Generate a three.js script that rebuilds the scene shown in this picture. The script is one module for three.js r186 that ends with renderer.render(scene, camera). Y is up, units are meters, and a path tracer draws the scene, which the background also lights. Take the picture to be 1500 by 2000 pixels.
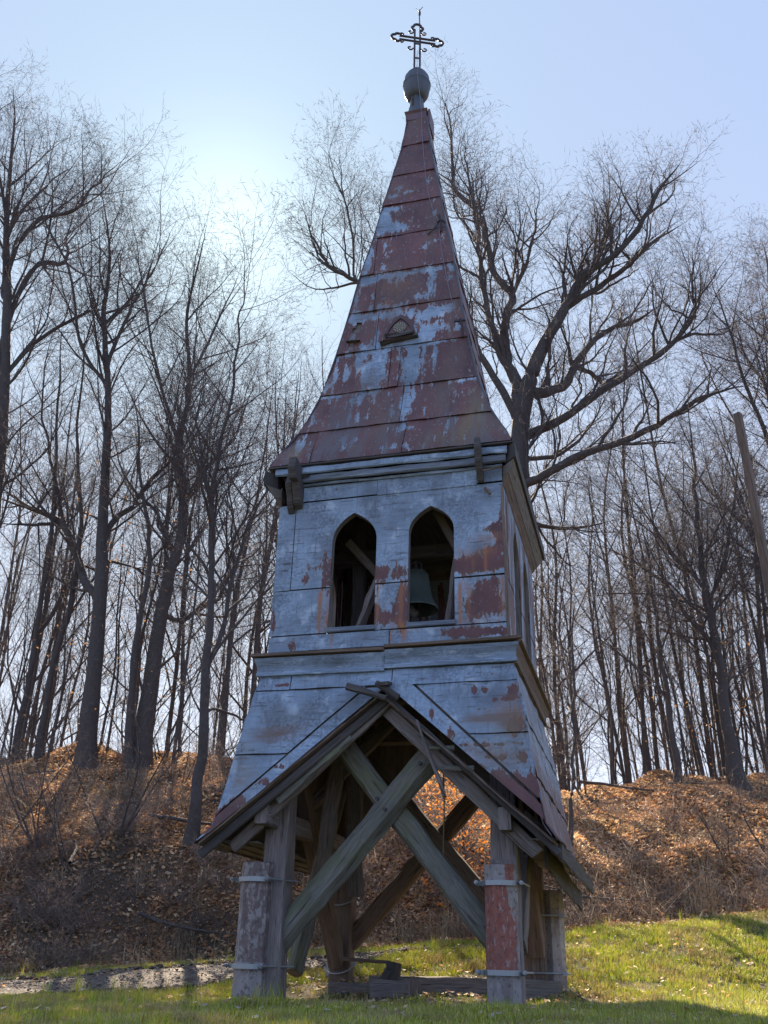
import * as THREE from 'three';
import { mergeGeometries } from 'three/addons/utils/BufferGeometryUtils.js';

// ---------------------------------------------------------------- camera, sky, sun, exposure
const scene = new THREE.Scene();
const camera = new THREE.PerspectiveCamera(57.88, 0.75, 0.05, 600);
camera.position.set(-0.2966, 0.3264, 10.26);
camera.rotation.order = 'YXZ';
camera.rotation.set(0.4564, 0, 0.0084);
const renderer = new THREE.WebGLRenderer({ antialias: true });
renderer.toneMapping = THREE.LinearToneMapping;
renderer.toneMappingExposure = 4.8;
renderer.shadowMap.enabled = true;
const SUN = new THREE.Vector3(-0.160, 0.672, -0.723).normalize();
const sun = new THREE.DirectionalLight(0xffedd2, 5.0);
sun.name = 'sun';
sun.position.copy(SUN).multiplyScalar(60);
sun.target.position.set(0, 0, 0);
sun.castShadow = true;
sun.shadow.mapSize.set(2048, 2048);
Object.assign(sun.shadow.camera, { left: -25, right: 25, top: 30, bottom: -25, near: 1, far: 140 });
sun.shadow.radius = 1;
scene.add(sun, sun.target);
{
  const W = 512, H = 256, d = new Float32Array(W * H * 4), v = new THREE.Vector3();
  const mix = (a, b, t) => a + (b - a) * t;
  for (let j = 0; j < H; j++) for (let i = 0; i < W; i++) {
    const el = ((j + 0.5) / H - 0.5) * Math.PI, az = ((i + 0.5) / W - 0.5) * 2 * Math.PI;
    v.set(Math.cos(el) * Math.cos(az), Math.sin(el), Math.cos(el) * Math.sin(az));
    const g = Math.acos(Math.min(1, v.dot(SUN))) * 180 / Math.PI, e = Math.max(0, v.y);
    const low = Math.pow(1 - e, 2.3), far = Math.min(1, Math.max(0, (g - 25) / 75));
    const A = 0.10 * Math.exp(-Math.pow(g / 5, 2)), B = 0.13 * Math.exp(-g / 13);
    const zen = [mix(0.185, 0.155, far), mix(0.235, 0.24, far), mix(0.36, 0.44, far)];
    const hor = [mix(0.50, 0.29, far), mix(0.515, 0.36, far), mix(0.545, 0.52, far)];
    const k = (j * W + i) * 4;
    d[k] = mix(zen[0], hor[0], low) + A * 0.95 + B * 0.75;
    d[k + 1] = mix(zen[1], hor[1], low) + A + B * 1.05;
    d[k + 2] = mix(zen[2], hor[2], low) + A * 0.95 + B * 0.40;
    d[k + 3] = 1; for (let q = 0; q < 3; q++) d[k + q] *= 0.525;
  }
  const sky = new THREE.DataTexture(d, W, H, THREE.RGBAFormat, THREE.FloatType);
  sky.mapping = THREE.EquirectangularReflectionMapping;
  sky.magFilter = sky.minFilter = THREE.LinearFilter;
  sky.wrapS = THREE.RepeatWrapping;
  sky.needsUpdate = true;
  scene.background = sky;
  scene.environment = sky;
}

// ---------------------------------------------------------------- helpers
function rngOf(seed) { let s = seed >>> 0; return () => { s = (s + 0x6D2B79F5) | 0; let t = Math.imul(s ^ (s >>> 15), 1 | s); t = (t + Math.imul(t ^ (t >>> 7), 61 | t)) ^ t; return ((t ^ (t >>> 14)) >>> 0) / 4294967296; }; }
const PERM = (() => { const r = rngOf(7), p = new Float32Array(65536); for (let i = 0; i < 65536; i++) p[i] = r(); return p; })();
function vn(x, y) {                                            // value noise, 0..1
  const xi = Math.floor(x), yi = Math.floor(y); let fx = x - xi, fy = y - yi;
  fx = fx * fx * (3 - 2 * fx); fy = fy * fy * (3 - 2 * fy);
  const a = xi & 255, b = (xi + 1) & 255, c = (yi & 255) << 8, e = ((yi + 1) & 255) << 8;
  const p = PERM[a | c], q = PERM[b | c], r = PERM[a | e], s = PERM[b | e];
  return p + (q - p) * fx + (r - p + (p - q - r + s) * fx) * fy;
}
const GX = PERM.map(v => Math.cos(v * 6.2832)), GY = PERM.map(v => Math.sin(v * 6.2832));
function gn(x, y) {                                            // gradient noise, about 0..1
  const xi = Math.floor(x), yi = Math.floor(y), fx = x - xi, fy = y - yi, u = fx * fx * fx * (fx * (fx * 6 - 15) + 10), v = fy * fy * fy * (fy * (fy * 6 - 15) + 10);
  const a = xi & 255, b = (xi + 1) & 255, c = (yi & 255) << 8, e = ((yi + 1) & 255) << 8;
  const p = GX[a | c] * fx + GY[a | c] * fy, q = GX[b | c] * (fx - 1) + GY[b | c] * fy, r = GX[a | e] * fx + GY[a | e] * (fy - 1), s = GX[b | e] * (fx - 1) + GY[b | e] * (fy - 1);
  return 0.5 + 0.8 * (p + (q - p) * u + (r - p + (p - q - r + s) * u) * v);
}
function fbm(x, y, o = 4) { let s = 0, a = 0.5, n = 0; for (let i = 0; i < o; i++) { s += a * gn(x, y); n += a; a *= 0.5; const q = x * 1.62 - y * 1.22 + 17.1; y = x * 1.22 + y * 1.62 + 9.7; x = q; } return s / n; }
const clamp = (v, a = 0, b = 1) => Math.min(b, Math.max(a, v));
const ss = (a, b, v) => { const t = clamp((v - a) / (b - a)); return t * t * (3 - 2 * t); };
const lerp = (a, b, t) => a + (b - a) * t;
const mix3 = (a, b, t) => [lerp(a[0], b[0], t), lerp(a[1], b[1], t), lerp(a[2], b[2], t)];
const toS = v => Math.round(255 * (v <= 0.0031308 ? 12.92 * v : 1.055 * Math.pow(clamp(v), 1 / 2.4) - 0.055));
function V(x, y, z) { return new THREE.Vector3(x, y, z); }
function curve(xs, ys) { return x => { if (x <= xs[0]) return ys[0]; for (let i = 1; i < xs.length; i++) if (x <= xs[i]) return lerp(ys[i - 1], ys[i], (x - xs[i - 1]) / (xs[i] - xs[i - 1])); return ys[ys.length - 1]; }; }
// a colour map and a bump map from fn(x, y) -> [r, g, b, height 0..1] over a rectangle in metres
function maps(w, h, rect, fn, repeat) {
  const c = new Uint8Array(w * h * 4), b = new Uint8Array(w * h * 4);
  for (let j = 0; j < h; j++) for (let i = 0; i < w; i++) {
    const p = fn(lerp(rect[0], rect[1], (i + 0.5) / w), lerp(rect[2], rect[3], (j + 0.5) / h)), k = (j * w + i) * 4;
    c[k] = toS(p[0]); c[k + 1] = toS(p[1]); c[k + 2] = toS(p[2]); c[k + 3] = 255;
    b[k] = b[k + 1] = b[k + 2] = Math.round(255 * clamp(p[3])); b[k + 3] = 255;
  }
  const mk = (d, s) => { const t = new THREE.DataTexture(d, w, h, THREE.RGBAFormat); t.magFilter = THREE.LinearFilter; t.minFilter = THREE.LinearMipmapLinearFilter; t.generateMipmaps = true; t.wrapS = t.wrapT = repeat ? THREE.RepeatWrapping : THREE.ClampToEdgeWrapping; if (s) t.colorSpace = THREE.SRGBColorSpace; t.needsUpdate = true; return t; };
  return { map: mk(c, true), bumpMap: mk(b, false), rect };
}
function std(o) { return new THREE.MeshStandardMaterial({ roughness: 0.8, metalness: 0, ...o }); }
const used = {};
function numbered(n) { used[n] = (used[n] ?? -1) + 1; return used[n] ? n + '_' + String(used[n]).padStart(3, '0') : n; }
function mesh(name, geo, mat, parent, info) {
  const g = Array.isArray(geo) ? mergeGeometries(geo.map(q => q.index ? q.toNonIndexed() : q)) : geo;
  const m = new THREE.Mesh(g, mat); m.castShadow = m.receiveShadow = true;
  m.name = parent === scene ? numbered(name) : name;
  if (info) Object.assign(m.userData, info);
  parent.add(m); return m;
}
function group(name, parent, info) { const g = new THREE.Group(); g.name = numbered(name); Object.assign(g.userData, info); parent.add(g); return g; }
function copy(src, label) { const c = src.clone(); c.name = numbered(src.name.replace(/_\d{3}$/, '')); if (label) c.userData.label = label; scene.add(c); return c; }
class Geo {                                                    // collects vertices
  constructor() { this.p = []; this.n = []; this.u = []; this.i = []; }
  vert(x, y, z, u = 0, v = 0, nx, ny, nz) { this.p.push(x, y, z); this.u.push(u, v); if (nx !== undefined) this.n.push(nx, ny, nz); return this.p.length / 3 - 1; }
  tri(a, b, c) { this.i.push(a, b, c); }
  quad(a, b, c, d) { this.i.push(a, b, c, a, c, d); }
  get() {
    const g = new THREE.BufferGeometry();
    g.setAttribute('position', new THREE.Float32BufferAttribute(this.p, 3));
    g.setAttribute('uv', new THREE.Float32BufferAttribute(this.u, 2));
    g.setIndex(this.i);
    if (this.n.length === this.p.length) g.setAttribute('normal', new THREE.Float32BufferAttribute(this.n, 3)); else g.computeVertexNormals();
    return g;
  }
}
// a hewn timber from a to b: chamfered section w x h, uneven along its length, flat-shaded faces kept crisp
function timber(a, b, w, h, o = {}) {
  const { seed = 1, rough = 0.006, ch = 0.012, up = V(0, 1, 0), taper = 1, bend = 0, round = 0, skew0 = 0, skew1 = 0 } = o;
  const dir = b.clone().sub(a), len = dir.length(); dir.normalize();
  let x = up.clone().cross(dir); if (x.lengthSq() < 1e-4) x = V(1, 0, 0).cross(dir); x.normalize();
  const y = dir.clone().cross(x), c = Math.max(ch, round * Math.min(w, h) / 2), hw = w / 2, hh = h / 2;
  const sec = [[hw - c, -hh], [hw, -hh + c], [hw, hh - c], [hw - c, hh], [-hw + c, hh], [-hw, hh - c], [-hw, -hh + c], [-hw + c, -hh]];
  const n = Math.max(2, Math.ceil(len / 0.16)), g = new Geo(), P = [];
  for (let k = 0; k <= n; k++) {
    const t = k / n, s = lerp(1, taper, t), row = [];
    const ox = bend * Math.sin(Math.PI * t) + (vn(t * len * 2.3, seed * 7.7) - 0.5) * rough * 2, oy = (vn(t * len * 2.3 + 40, seed * 7.7) - 0.5) * rough * 2;
    for (let q = 0; q < 8; q++) {
      const r = 1 + (vn(t * len * 6 + q * 11.3, seed * 3.1 + q) - 0.5) * rough * 4 / Math.min(w, h);
      const e = k === 0 ? skew0 * sec[q][0] : k === n ? skew1 * sec[q][0] : 0;
      row.push(a.clone().addScaledVector(dir, t * len + e).addScaledVector(x, sec[q][0] * s * r + ox).addScaledVector(y, sec[q][1] * s * r + oy));
    }
    P.push(row);
  }
  let per = 0; const us = [0];
  for (let q = 0; q < 8; q++) { const p0 = sec[q], p1 = sec[(q + 1) % 8]; per += Math.hypot(p0[0] - p1[0], p0[1] - p1[1]); us.push(per); }
  const off = seed * 0.37, offv = seed * 0.61;
  for (let q = 0; q < 8; q++) for (let k = 0; k < n; k++) {
    const A = P[k][q], B = P[k][(q + 1) % 8], C = P[k + 1][(q + 1) % 8], D = P[k + 1][q], v0 = k / n * len + offv, v1 = (k + 1) / n * len + offv;
    g.quad(g.vert(A.x, A.y, A.z, us[q] + off, v0), g.vert(B.x, B.y, B.z, us[q + 1] + off, v0), g.vert(C.x, C.y, C.z, us[q + 1] + off, v1), g.vert(D.x, D.y, D.z, us[q] + off, v1));
  }
  for (const [k, f] of [[0, 1], [n, 0]]) {
    const ids = P[k].map((p, q) => g.vert(p.x, p.y, p.z, sec[q][0] + off, sec[q][1] + offv));
    for (let q = 1; q < 7; q++) f ? g.tri(ids[0], ids[q + 1], ids[q]) : g.tri(ids[0], ids[q], ids[q + 1]);
  }
  return g.get();
}
const bx = (w, h, d, x, y, z, ry = 0) => { const g = new THREE.BoxGeometry(w, h, d); if (ry) g.rotateY(ry); g.translate(x, y, z); return g; };
function tube(pts, r, sides = 6, seg) { return new THREE.TubeGeometry(new THREE.CatmullRomCurve3(pts), seg ?? pts.length * 4, r, sides, false); }

// ---------------------------------------------------------------- terrain
function groundY(X, Z) {
  const e = clamp(0.58 + 0.085 * X, 0.1, 1.3), b = e * ss(0, 4.2, 0.2 - Z);
  const n = 0.025 * Math.sin(1.9 * X + 0.7) * Math.sin(2.3 * Z + 1.1) + 0.012 * Math.sin(5.1 * X + 2 * Z);
  const bh = 1.6 - 0.8 * ss(0, 4, X + 1), zf = -4 + 0.25 * Math.sin(0.8 * X + 1), k = ss(0, 1.7, zf - Z);
  const cr = 5.1 - 1.5 * ss(0, 7, X + 3) + 0.13 * Math.sin(0.9 * X + 2) + 0.05 * Math.sin(2.3 * X);
  const u = clamp((-5.2 - Z) / 6.8), sl = (cr - 0.5 - bh) * (u * (1.35 - 0.35 * u));
  const drop = Math.max(0, -12.3 - Z), dr = Math.min(9, 0.045 * drop * drop / (1 + 0.15 * drop));
  const hn = k * (0.13 * Math.sin(1.1 * X + 0.6 * Z) * Math.sin(1.5 * Z + 0.4 * X) + 0.07 * Math.sin(2.7 * X - 1.3 * Z) + 0.04 * Math.sin(5.3 * X + 3.1 * Z));
  return b + n + bh * k + sl + hn - dr;
}
const footZ = X => -4 + 0.25 * Math.sin(0.8 * X + 1);
const pathMid = X => lerp(-1.2, -2.85, clamp((X + 5) / 5)), pathHalf = X => lerp(1.65, 0.08, clamp((X + 5) / 5));
const onPath = (X, Z) => X < 0.0 && Math.abs(Z - pathMid(X) - 0.12 * Math.sin(2.2 * X)) < pathHalf(X);
{
  const g = new Geo(), xs = [], zs = [];
  for (let x = -90; x < -14; x += 4) xs.push(x); for (let x = -14; x <= 14; x += 0.16) xs.push(x); for (let x = 16; x <= 90; x += 4) xs.push(x);
  for (let z = 60; z > 9; z -= 4) zs.push(z); for (let z = 9; z >= -16; z -= 0.14) zs.push(z); for (let z = -17; z >= -120; z -= 3) zs.push(z);
  const col = [];
  for (const z of zs) for (const x of xs) {
    const rough = 0.04 * (fbm(x * 3, z * 3, 3) - 0.5) * (z < footZ(x) ? 2.2 : 0.8);
    g.vert(x, groundY(x, z) + rough, z, x, z);
    const hill = ss(0.1, -0.5, z - footZ(x)), n = fbm(x * 2.1, z * 2.1, 4), dirt = ss(0.45, 0.62, fbm(x * 0.9 + 5, z * 0.9, 3));
    const near = 1 - ss(1.5, 2.6, Math.hypot(x * 0.8, z - 0.2));
    let c = mix3([0.055, 0.062, 0.02], [0.085, 0.06, 0.035], clamp(dirt * 0.7 + near * 0.9));
    c = mix3(c, mix3(mix3([0.10, 0.06, 0.035], [0.17, 0.105, 0.06], n), [0.06, 0.045, 0.03], ss(0.5, 0.7, fbm(x * 0.55 + 3, z * 0.7, 3))), hill);
    col.push(...c);
  }
  for (let j = 0; j < zs.length - 1; j++) for (let i = 0; i < xs.length - 1; i++) { const a = j * xs.length + i; g.quad(a, a + xs.length, a + xs.length + 1, a + 1); }
  const geo = g.get(); geo.setAttribute('color', new THREE.Float32BufferAttribute(col, 3));
  const r = maps(512, 512, [0, 2, 0, 2], (x, y) => { const v = 0.55 + 0.9 * (fbm(x * 9, y * 9, 5) - 0.5) + 0.5 * (vn(x * 90, y * 90) - 0.5); const c = 0.75 + 0.3 * v; return [c, c, c, v]; }, true);
  r.map.repeat.set(0.5, 0.5); r.bumpMap.repeat.set(0.5, 0.5);
  mesh('ground', geo, std({ vertexColors: true, map: r.map, bumpMap: r.bumpMap, bumpScale: 0.02, roughness: 1 }), scene, { kind: 'structure' });
  // the muddy gravel track, a ribbon lying on the ground
  const p = new Geo(), N = 90, K = 14;
  for (let i = 0; i <= N; i++) for (let k = 0; k <= K; k++) {
    const x = lerp(-13, 0.0, i / N), t = k / K * 2 - 1, z = pathMid(x) + 0.12 * Math.sin(2.2 * x) + t * pathHalf(x) * (1 + 0.25 * (vn(x * 2, t * 3 + 9) - 0.5));
    const rut = -0.03 * Math.exp(-Math.pow((Math.abs(t) - 0.5) / 0.16, 2)) + 0.05 * (fbm(x * 4, z * 4, 3) - 0.5);
    p.vert(x, groundY(x, z) + 0.018 + (1 - Math.pow(Math.abs(t), 4)) * 0.012 + rut * 0.7, z, x, z);
  }
  for (let i = 0; i < N; i++) for (let k = 0; k < K; k++) { const a = i * (K + 1) + k; p.quad(a, a + 1, a + K + 2, a + K + 1); }
  const pm = maps(512, 512, [0, 2, 0, 2], (x, y) => { const st = ss(0.5, 0.75, vn(x * 38, y * 38)), n = fbm(x * 5, y * 5, 4); const c = mix3(mix3([0.075, 0.052, 0.036], [0.13, 0.098, 0.075], n), [0.20, 0.17, 0.14], st * 0.6); return [...c, 0.4 * n + 0.6 * st]; }, true);
  pm.map.repeat.set(0.5, 0.5); pm.bumpMap.repeat.set(0.5, 0.5);
  mesh('path', p.get(), std({ map: pm.map, bumpMap: pm.bumpMap, bumpScale: 0.02, roughness: 0.85 }), scene, { kind: 'structure' });
}

// ---------------------------------------------------------------- sheet metal, timber and concrete surfaces
const ZINC = [0.26, 0.34, 0.455], RED = [0.15, 0.054, 0.05], RUST = [0.36, 0.13, 0.04], DUSK = [0.115, 0.10, 0.115];
const blobs = (list, x, y) => { let s = 0; for (const [cx, cy, rx, ry, a = 1] of list) { const q = ((x - cx) / rx) ** 2 + ((y - cy) / ry) ** 2; if (q < 6) s += a * Math.exp(-q); } return s; };
// bare, brushed zinc with spangle and dull patches
function zincAt(x, y) {
  const patch = ss(0.4, 0.65, fbm(x * 2.1 + 71, y * 2.3, 3)), sp = (vn(x * 60, y * 60) - 0.5) * (0.12 + 0.4 * patch), br = fbm(x * 4, y * 36, 3), big = fbm(x * 2.2 + 3, y * 2.2, 4);
  const v = 0.78 + 0.9 * (big - 0.5) + sp + 0.26 * (br - 0.5) + 0.5 * (fbm(x * 1.1 + 60, y * 0.8, 2) - 0.5);
  const dirt = clamp(ss(0.62, 0.78, fbm(x * 3.5 + 11, y * 30 + 4, 4)) * 0.8 + ss(0.52, 0.78, fbm(x * 2.6 + 31, y * 1.7, 5)) * 0.6 + ss(0.62, 0.75, fbm(x * 24 + 11, y * 3 + 4, 4)) * 0.35);
  const ox = ss(0.58, 0.76, fbm(x * 5 + 90, y * 4.2, 5)) * 0.6;
  let c = mix3([ZINC[0] * v, ZINC[1] * v, ZINC[2] * v], [0.46, 0.54, 0.64], ox);
  return [...mix3(c, [0.085, 0.095, 0.12], dirt), 0.4 + 0.10 * (br - 0.5) + 0.7 * (big - 0.5)];
}
function redAt(x, y) {
  const n = fbm(x * 4 + 31, y * 3, 4), v = 0.72 + 0.75 * (n - 0.5) + 0.22 * (vn(x * 80, y * 80) - 0.5) + 0.2 * (fbm(x * 16, y * 2.2, 3) - 0.5);
  return [RED[0] * v, RED[1] * v, RED[2] * v, 0.6 + 0.25 * (n - 0.5)];
}
function layered(x, y, red, rust, stain, stainCol) {
  const edge = (fbm(x * 14 + 3, y * 5 + 8, 5) - 0.5) * 1.5 + (fbm(x * 46, y * 22, 3) - 0.5) * 0.75;
  const m = ss(0.46, 0.54, red + edge) * (1 - 0.6 * ss(0.67, 0.74, fbm(x * 30 + 5, y * 16, 3)) * (1 - ss(0.9, 1.3, red)));
  let c = mix3(zincAt(x, y), redAt(x, y), m), h = lerp(zincAt(x, y)[3], redAt(x, y)[3] + 0.12, m);
  const near = 1 - Math.abs(red + edge - 0.5) * 5;
  if (near > 0) c = mix3(c, [0.30, 0.19, 0.12], near * 0.6 * fbm(x * 12, y * 8, 2));
  const r = clamp((rust + 0.9 * (fbm(x * 22, y * 3 + 5, 4) - 0.5)) * 1.1); if (rust > 0.02 && r > 0) c = mix3(c, [RUST[0] * (0.6 + 0.7 * fbm(x * 9, y * 9, 3)), RUST[1], RUST[2]], r * 0.85);
  const st = clamp((stain + 1.0 * (fbm(x * 7 + 9, y * 30, 4) - 0.5)) * 1.1); if (stain > 0.02 && st > 0) c = mix3(c, stainCol, st * 0.8);
  return [...c, h];
}
const streak = (x, x0, w, y, ya, yb) => Math.exp(-(((x - x0 - 0.015 * (fbm(y * 3, x0 * 9, 2) - 0.5)) / w) ** 2)) * ss(ya - 0.05, ya + 0.08, y) * (1 - ss(yb - 0.1, yb + 0.03, y));
const SPIRE_ZINC = [[-0.2, 10.45, 0.08, 0.12, 0.9], [-0.3, 10.25, 0.1, 0.06, 0.8], [-0.05, 10.3, 0.12, 0.05, 0.8], [0.22, 10.5, 0.06, 0.12, 0.8], [0.3, 10.02, 0.08, 0.05, 0.7],
  [-0.4, 9.75, 0.16, 0.3, 1.1], [-0.2, 9.58, 0.2, 0.14, 0.95], [-0.28, 9.98, 0.22, 0.06, 0.9], [0.02, 9.5, 0.1, 0.08, 0.6], [0.36, 9.75, 0.06, 0.1, 0.7],
  [-0.56, 9.0, 0.075, 0.5, 1.2], [-0.33, 9.22, 0.05, 0.12, 0.8], [-0.3, 9.02, 0.06, 0.08, 0.7], [0.22, 9.05, 0.07, 0.12, 0.7], [0.38, 9.14, 0.06, 0.06, 0.7], [-0.32, 8.75, 0.05, 0.08, 0.8], [0.5, 9.25, 0.05, 0.16, 0.8],
  [-0.4, 8.56, 0.26, 0.08, 1.05], [0.15, 8.58, 0.45, 0.07, 0.95], [0.36, 8.32, 0.07, 0.32, 1.1], [0.6, 8.45, 0.06, 0.2, 0.9], [-0.15, 8.42, 0.14, 0.08, 0.7], [0.22, 8.1, 0.12, 0.08, 0.8], [-0.66, 8.15, 0.06, 0.28, 0.9], [-0.42, 8.2, 0.06, 0.2, 0.75], [-0.2, 8.0, 0.3, 0.06, 0.8],
  [-0.2, 7.86, 0.34, 0.09, 1.1], [-0.62, 7.84, 0.14, 0.08, 0.9], [0.34, 7.75, 0.24, 0.12, 1.1], [0.42, 7.5, 0.22, 0.1, 1.0], [0.3, 7.36, 0.16, 0.09, 1.0], [0.56, 7.82, 0.16, 0.08, 1.0], [-0.66, 7.5, 0.06, 0.16, 0.8], [-0.5, 7.32, 0.1, 0.1, 0.9], [-0.32, 7.5, 0.03, 0.3, 0.7], [0.7, 7.42, 0.07, 0.08, 0.8], [0.0, 7.3, 0.3, 0.05, 0.8],
  [-0.28, 6.9, 0.13, 0.42, 1.6], [0.16, 6.95, 0.14, 0.36, 1.5], [-0.82, 6.95, 0.04, 0.3, 0.9], [-0.66, 6.92, 0.06, 0.13, 0.9], [-0.52, 7.1, 0.06, 0.2, 0.9], [-0.44, 6.78, 0.05, 0.26, 1.0], [0.42, 7.0, 0.04, 0.18, 1.0], [0.3, 7.14, 0.03, 0.12, 0.8], [-0.5, 7.22, 0.4, 0.03, 0.8], [0.5, 7.24, 0.3, 0.03, 0.8], [-0.9, 6.7, 0.05, 0.2, 0.9],
  [0.12, 6.24, 0.07, 0.26, 1.5], [0.22, 6.4, 0.03, 0.14, 0.8], [-0.52, 6.44, 0.11, 0.09, 0.9], [-0.55, 6.16, 0.03, 0.2, 0.85], [-0.68, 6.1, 0.03, 0.14, 0.9], [-0.44, 6.1, 0.03, 0.14, 0.8], [-0.8, 6.54, 0.3, 0.03, 0.8], [0.8, 6.54, 0.2, 0.03, 0.8], [-1.0, 6.2, 0.05, 0.16, 0.8], [0.72, 6.36, 0.03, 0.1, 0.8], [0.7, 6.2, 0.02, 0.04, 0.8],
  [-0.58, 5.75, 0.06, 0.14, 0.85], [-0.45, 5.68, 0.045, 0.2, 0.85], [0.66, 5.82, 0.025, 0.1, 0.9], [0.1, 5.5, 0.14, 0.05, 0.75], [0.12, 5.85, 0.16, 0.05, 0.8], [-1.1, 5.75, 0.07, 0.16, 0.8]];
const BANDS = [5.41, 5.958, 6.574, 7.262, 7.965, 8.653, 9.393, 10.067, 10.72, 11.415, 12.05], CUTS = [[-0.9, 0.17], [0.08], [-0.12, 0.0], [-0.33], [-0.4], [-0.45], [], [], [], []];
function sheetTone(x, y) { let b = 0; while (b < 9 && y > BANDS[b + 1]) b++; let i = 0; for (const c of CUTS[b]) if (x > c) i++; return vn(b * 3.7 + 0.5, i * 5.3 + 0.5); }
function spireFront(x, y) {
  const drip = ss(0.54, 0.63, fbm(x * 13 + 9, y * 1.5, 4)) * (1 - ss(7.2, 8.2, y)) * 0.5;
  const zn = blobs(SPIRE_ZINC, x, y) * 1.24 + drip;
  const c = layered(x, y, 1.0 - zn * 0.62, streak(x, -0.25, 0.1, y, 7.96, 8.15) * 0.3 + blobs([[-0.1, 8.36, 0.2, 0.1, 0.4]], x, y), 0, DUSK);
  const grime = (1 - ss(5.9, 6.9, y)) * ss(0.40, 0.62, fbm(x * 3.4 + 2, y * 0.55 + 7, 4)) * ss(0.25, 0.5, fbm(x * 14, y * 2, 3));
  const tone = sheetTone(x, y);
  let k = mix3(c.slice(0, 3).map(v => v * (0.8 + 0.4 * tone)), [0.10, 0.082, 0.088], grime * 0.8);
  k = mix3(k, [0.13, 0.085, 0.062], ss(0.45, 0.75, fbm(x * 2.5 + 21, y * 0.8 + 3, 4)) * 0.45);
  const ol = clamp(blobs([[0.95, 5.85, 0.14, 0.25, 0.8], [0.72, 5.6, 0.3, 0.2, 0.4], [0.95, 6.2, 0.1, 0.2, 0.4], [-1.12, 5.6, 0.07, 0.2, 0.8]], x, y) * 1.6 * fbm(x * 15, y * 2.4, 4));
  k = mix3(k, [0.20, 0.15, 0.06], ol * 0.8);
  return [...k, c[3]];
}
function spireSide(x, y) {
  const z = ss(0.55, 0.75, fbm(x * 5 + 50, y * 1.1, 4)) * 0.75 + (y < 9 ? 0.12 : 0);
  return layered(x + 20, y, 0.98 - z, 0, 0.1 * (y < 6.5 ? 1 : 0), DUSK);
}
function belfryFront(x, y) {
  const red = blobs([[-0.67, 4.1, 0.07, 0.22, 1.1], [-0.92, 4.03, 0.06, 0.05, 0.7], [-0.82, 4.18, 0.06, 0.04, 0.6], [0.03, 4.06, 0.2, 0.09, 0.75], [-0.07, 4.0, 0.06, 0.12, 0.8], [0.18, 3.72, 0.09, 0.26, 1.1], [0.0, 3.55, 0.2, 0.09, 0.95], [-0.08, 3.66, 0.06, 0.1, 0.6],
    [1.0, 4.07, 0.42, 0.09, 1.3], [0.8, 4.07, 0.2, 0.08, 0.8], [1.16, 4.45, 0.16, 0.06, 0.9], [1.22, 4.3, 0.1, 0.13, 0.9], [1.1, 4.22, 0.14, 0.05, 0.6], [1.23, 4.6, 0.04, 0.2, 0.7], [1.03, 3.7, 0.15, 0.17, 1.1], [0.9, 3.56, 0.09, 0.12, 0.9], [1.14, 3.58, 0.08, 0.14, 0.8], [1.1, 3.86, 0.1, 0.05, 0.6],
    [1.0, 3.33, 0.32, 0.05, 1.15], [0.75, 3.35, 0.12, 0.06, 0.8], [-1.02, 3.32, 0.05, 0.07, 1.0], [-1.24, 3.6, 0.03, 0.12, 1.0], [-0.6, 3.55, 0.04, 0.1, 0.8]], x, y);
  const rust = streak(x, -0.72, 0.022, y, 3.42, 3.93) + streak(x, -0.64, 0.04, y, 3.42, 3.93) * 0.45 + streak(x, 0.78, 0.02, y, 3.42, 3.92) + streak(x, 0.86, 0.03, y, 3.45, 3.9) * 0.4 + streak(x, 0.2, 0.025, y, 3.26, 3.5) * 0.9 + streak(x, 0.06, 0.012, y, 3.26, 3.42) * 0.8
    + streak(x, 1.22, 0.03, y, 3.5, 3.94) * 0.5 + streak(x, 0.16, 0.03, y, 3.42, 3.94) * 0.5 + streak(x, -0.09, 0.015, y, 3.42, 4.0) * 0.6 + streak(x, 1.05, 0.02, y, 3.94, 4.3) * 0.5 + streak(x, 0.92, 0.025, y, 3.94, 4.2) * 0.4 + streak(x, -0.58, 0.02, y, 3.26, 3.44) * 0.5 + blobs([[1.0, 4.2, 0.3, 0.06, 0.35], [1.1, 4.35, 0.2, 0.05, 0.4], [0.95, 3.45, 0.3, 0.04, 0.3], [0.2, 3.44, 0.1, 0.06, 0.4]], x, y);
  const stain = blobs([[-1.13, 4.4, 0.07, 0.3, 0.32], [-0.2, 3.34, 0.25, 0.05, 0.2], [-0.8, 4.75, 0.3, 0.15, 0.2], [0.05, 4.6, 0.12, 0.3, 0.18], [1.0, 4.75, 0.25, 0.15, 0.2], [-0.9, 3.6, 0.2, 0.1, 0.15], [-0.75, 4.35, 0.1, 0.3, 0.2]], x, y);
  const c = layered(x, y, red * 0.95, rust, stain, [0.10, 0.10, 0.13]);
  const dash = ss(0.66, 0.72, vn(x * 4, y * 24)) * Math.exp(-(((x + 1.13) / 0.07) ** 2)) * ss(3.95, 4.1, y) * (1 - ss(4.5, 4.6, y));
  return [...mix3(c, [0.06, 0.05, 0.06], dash * 0.8), c[3]];
}
function belfrySide(x, y) {
  const r = ss(0.42, 0.58, fbm(x * 6 + 8, y * 0.9 + 3, 4));
  return layered(x + 8, y + 5, r * 1.1 - 0.05, 0, 0.1, DUSK);
}
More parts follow.
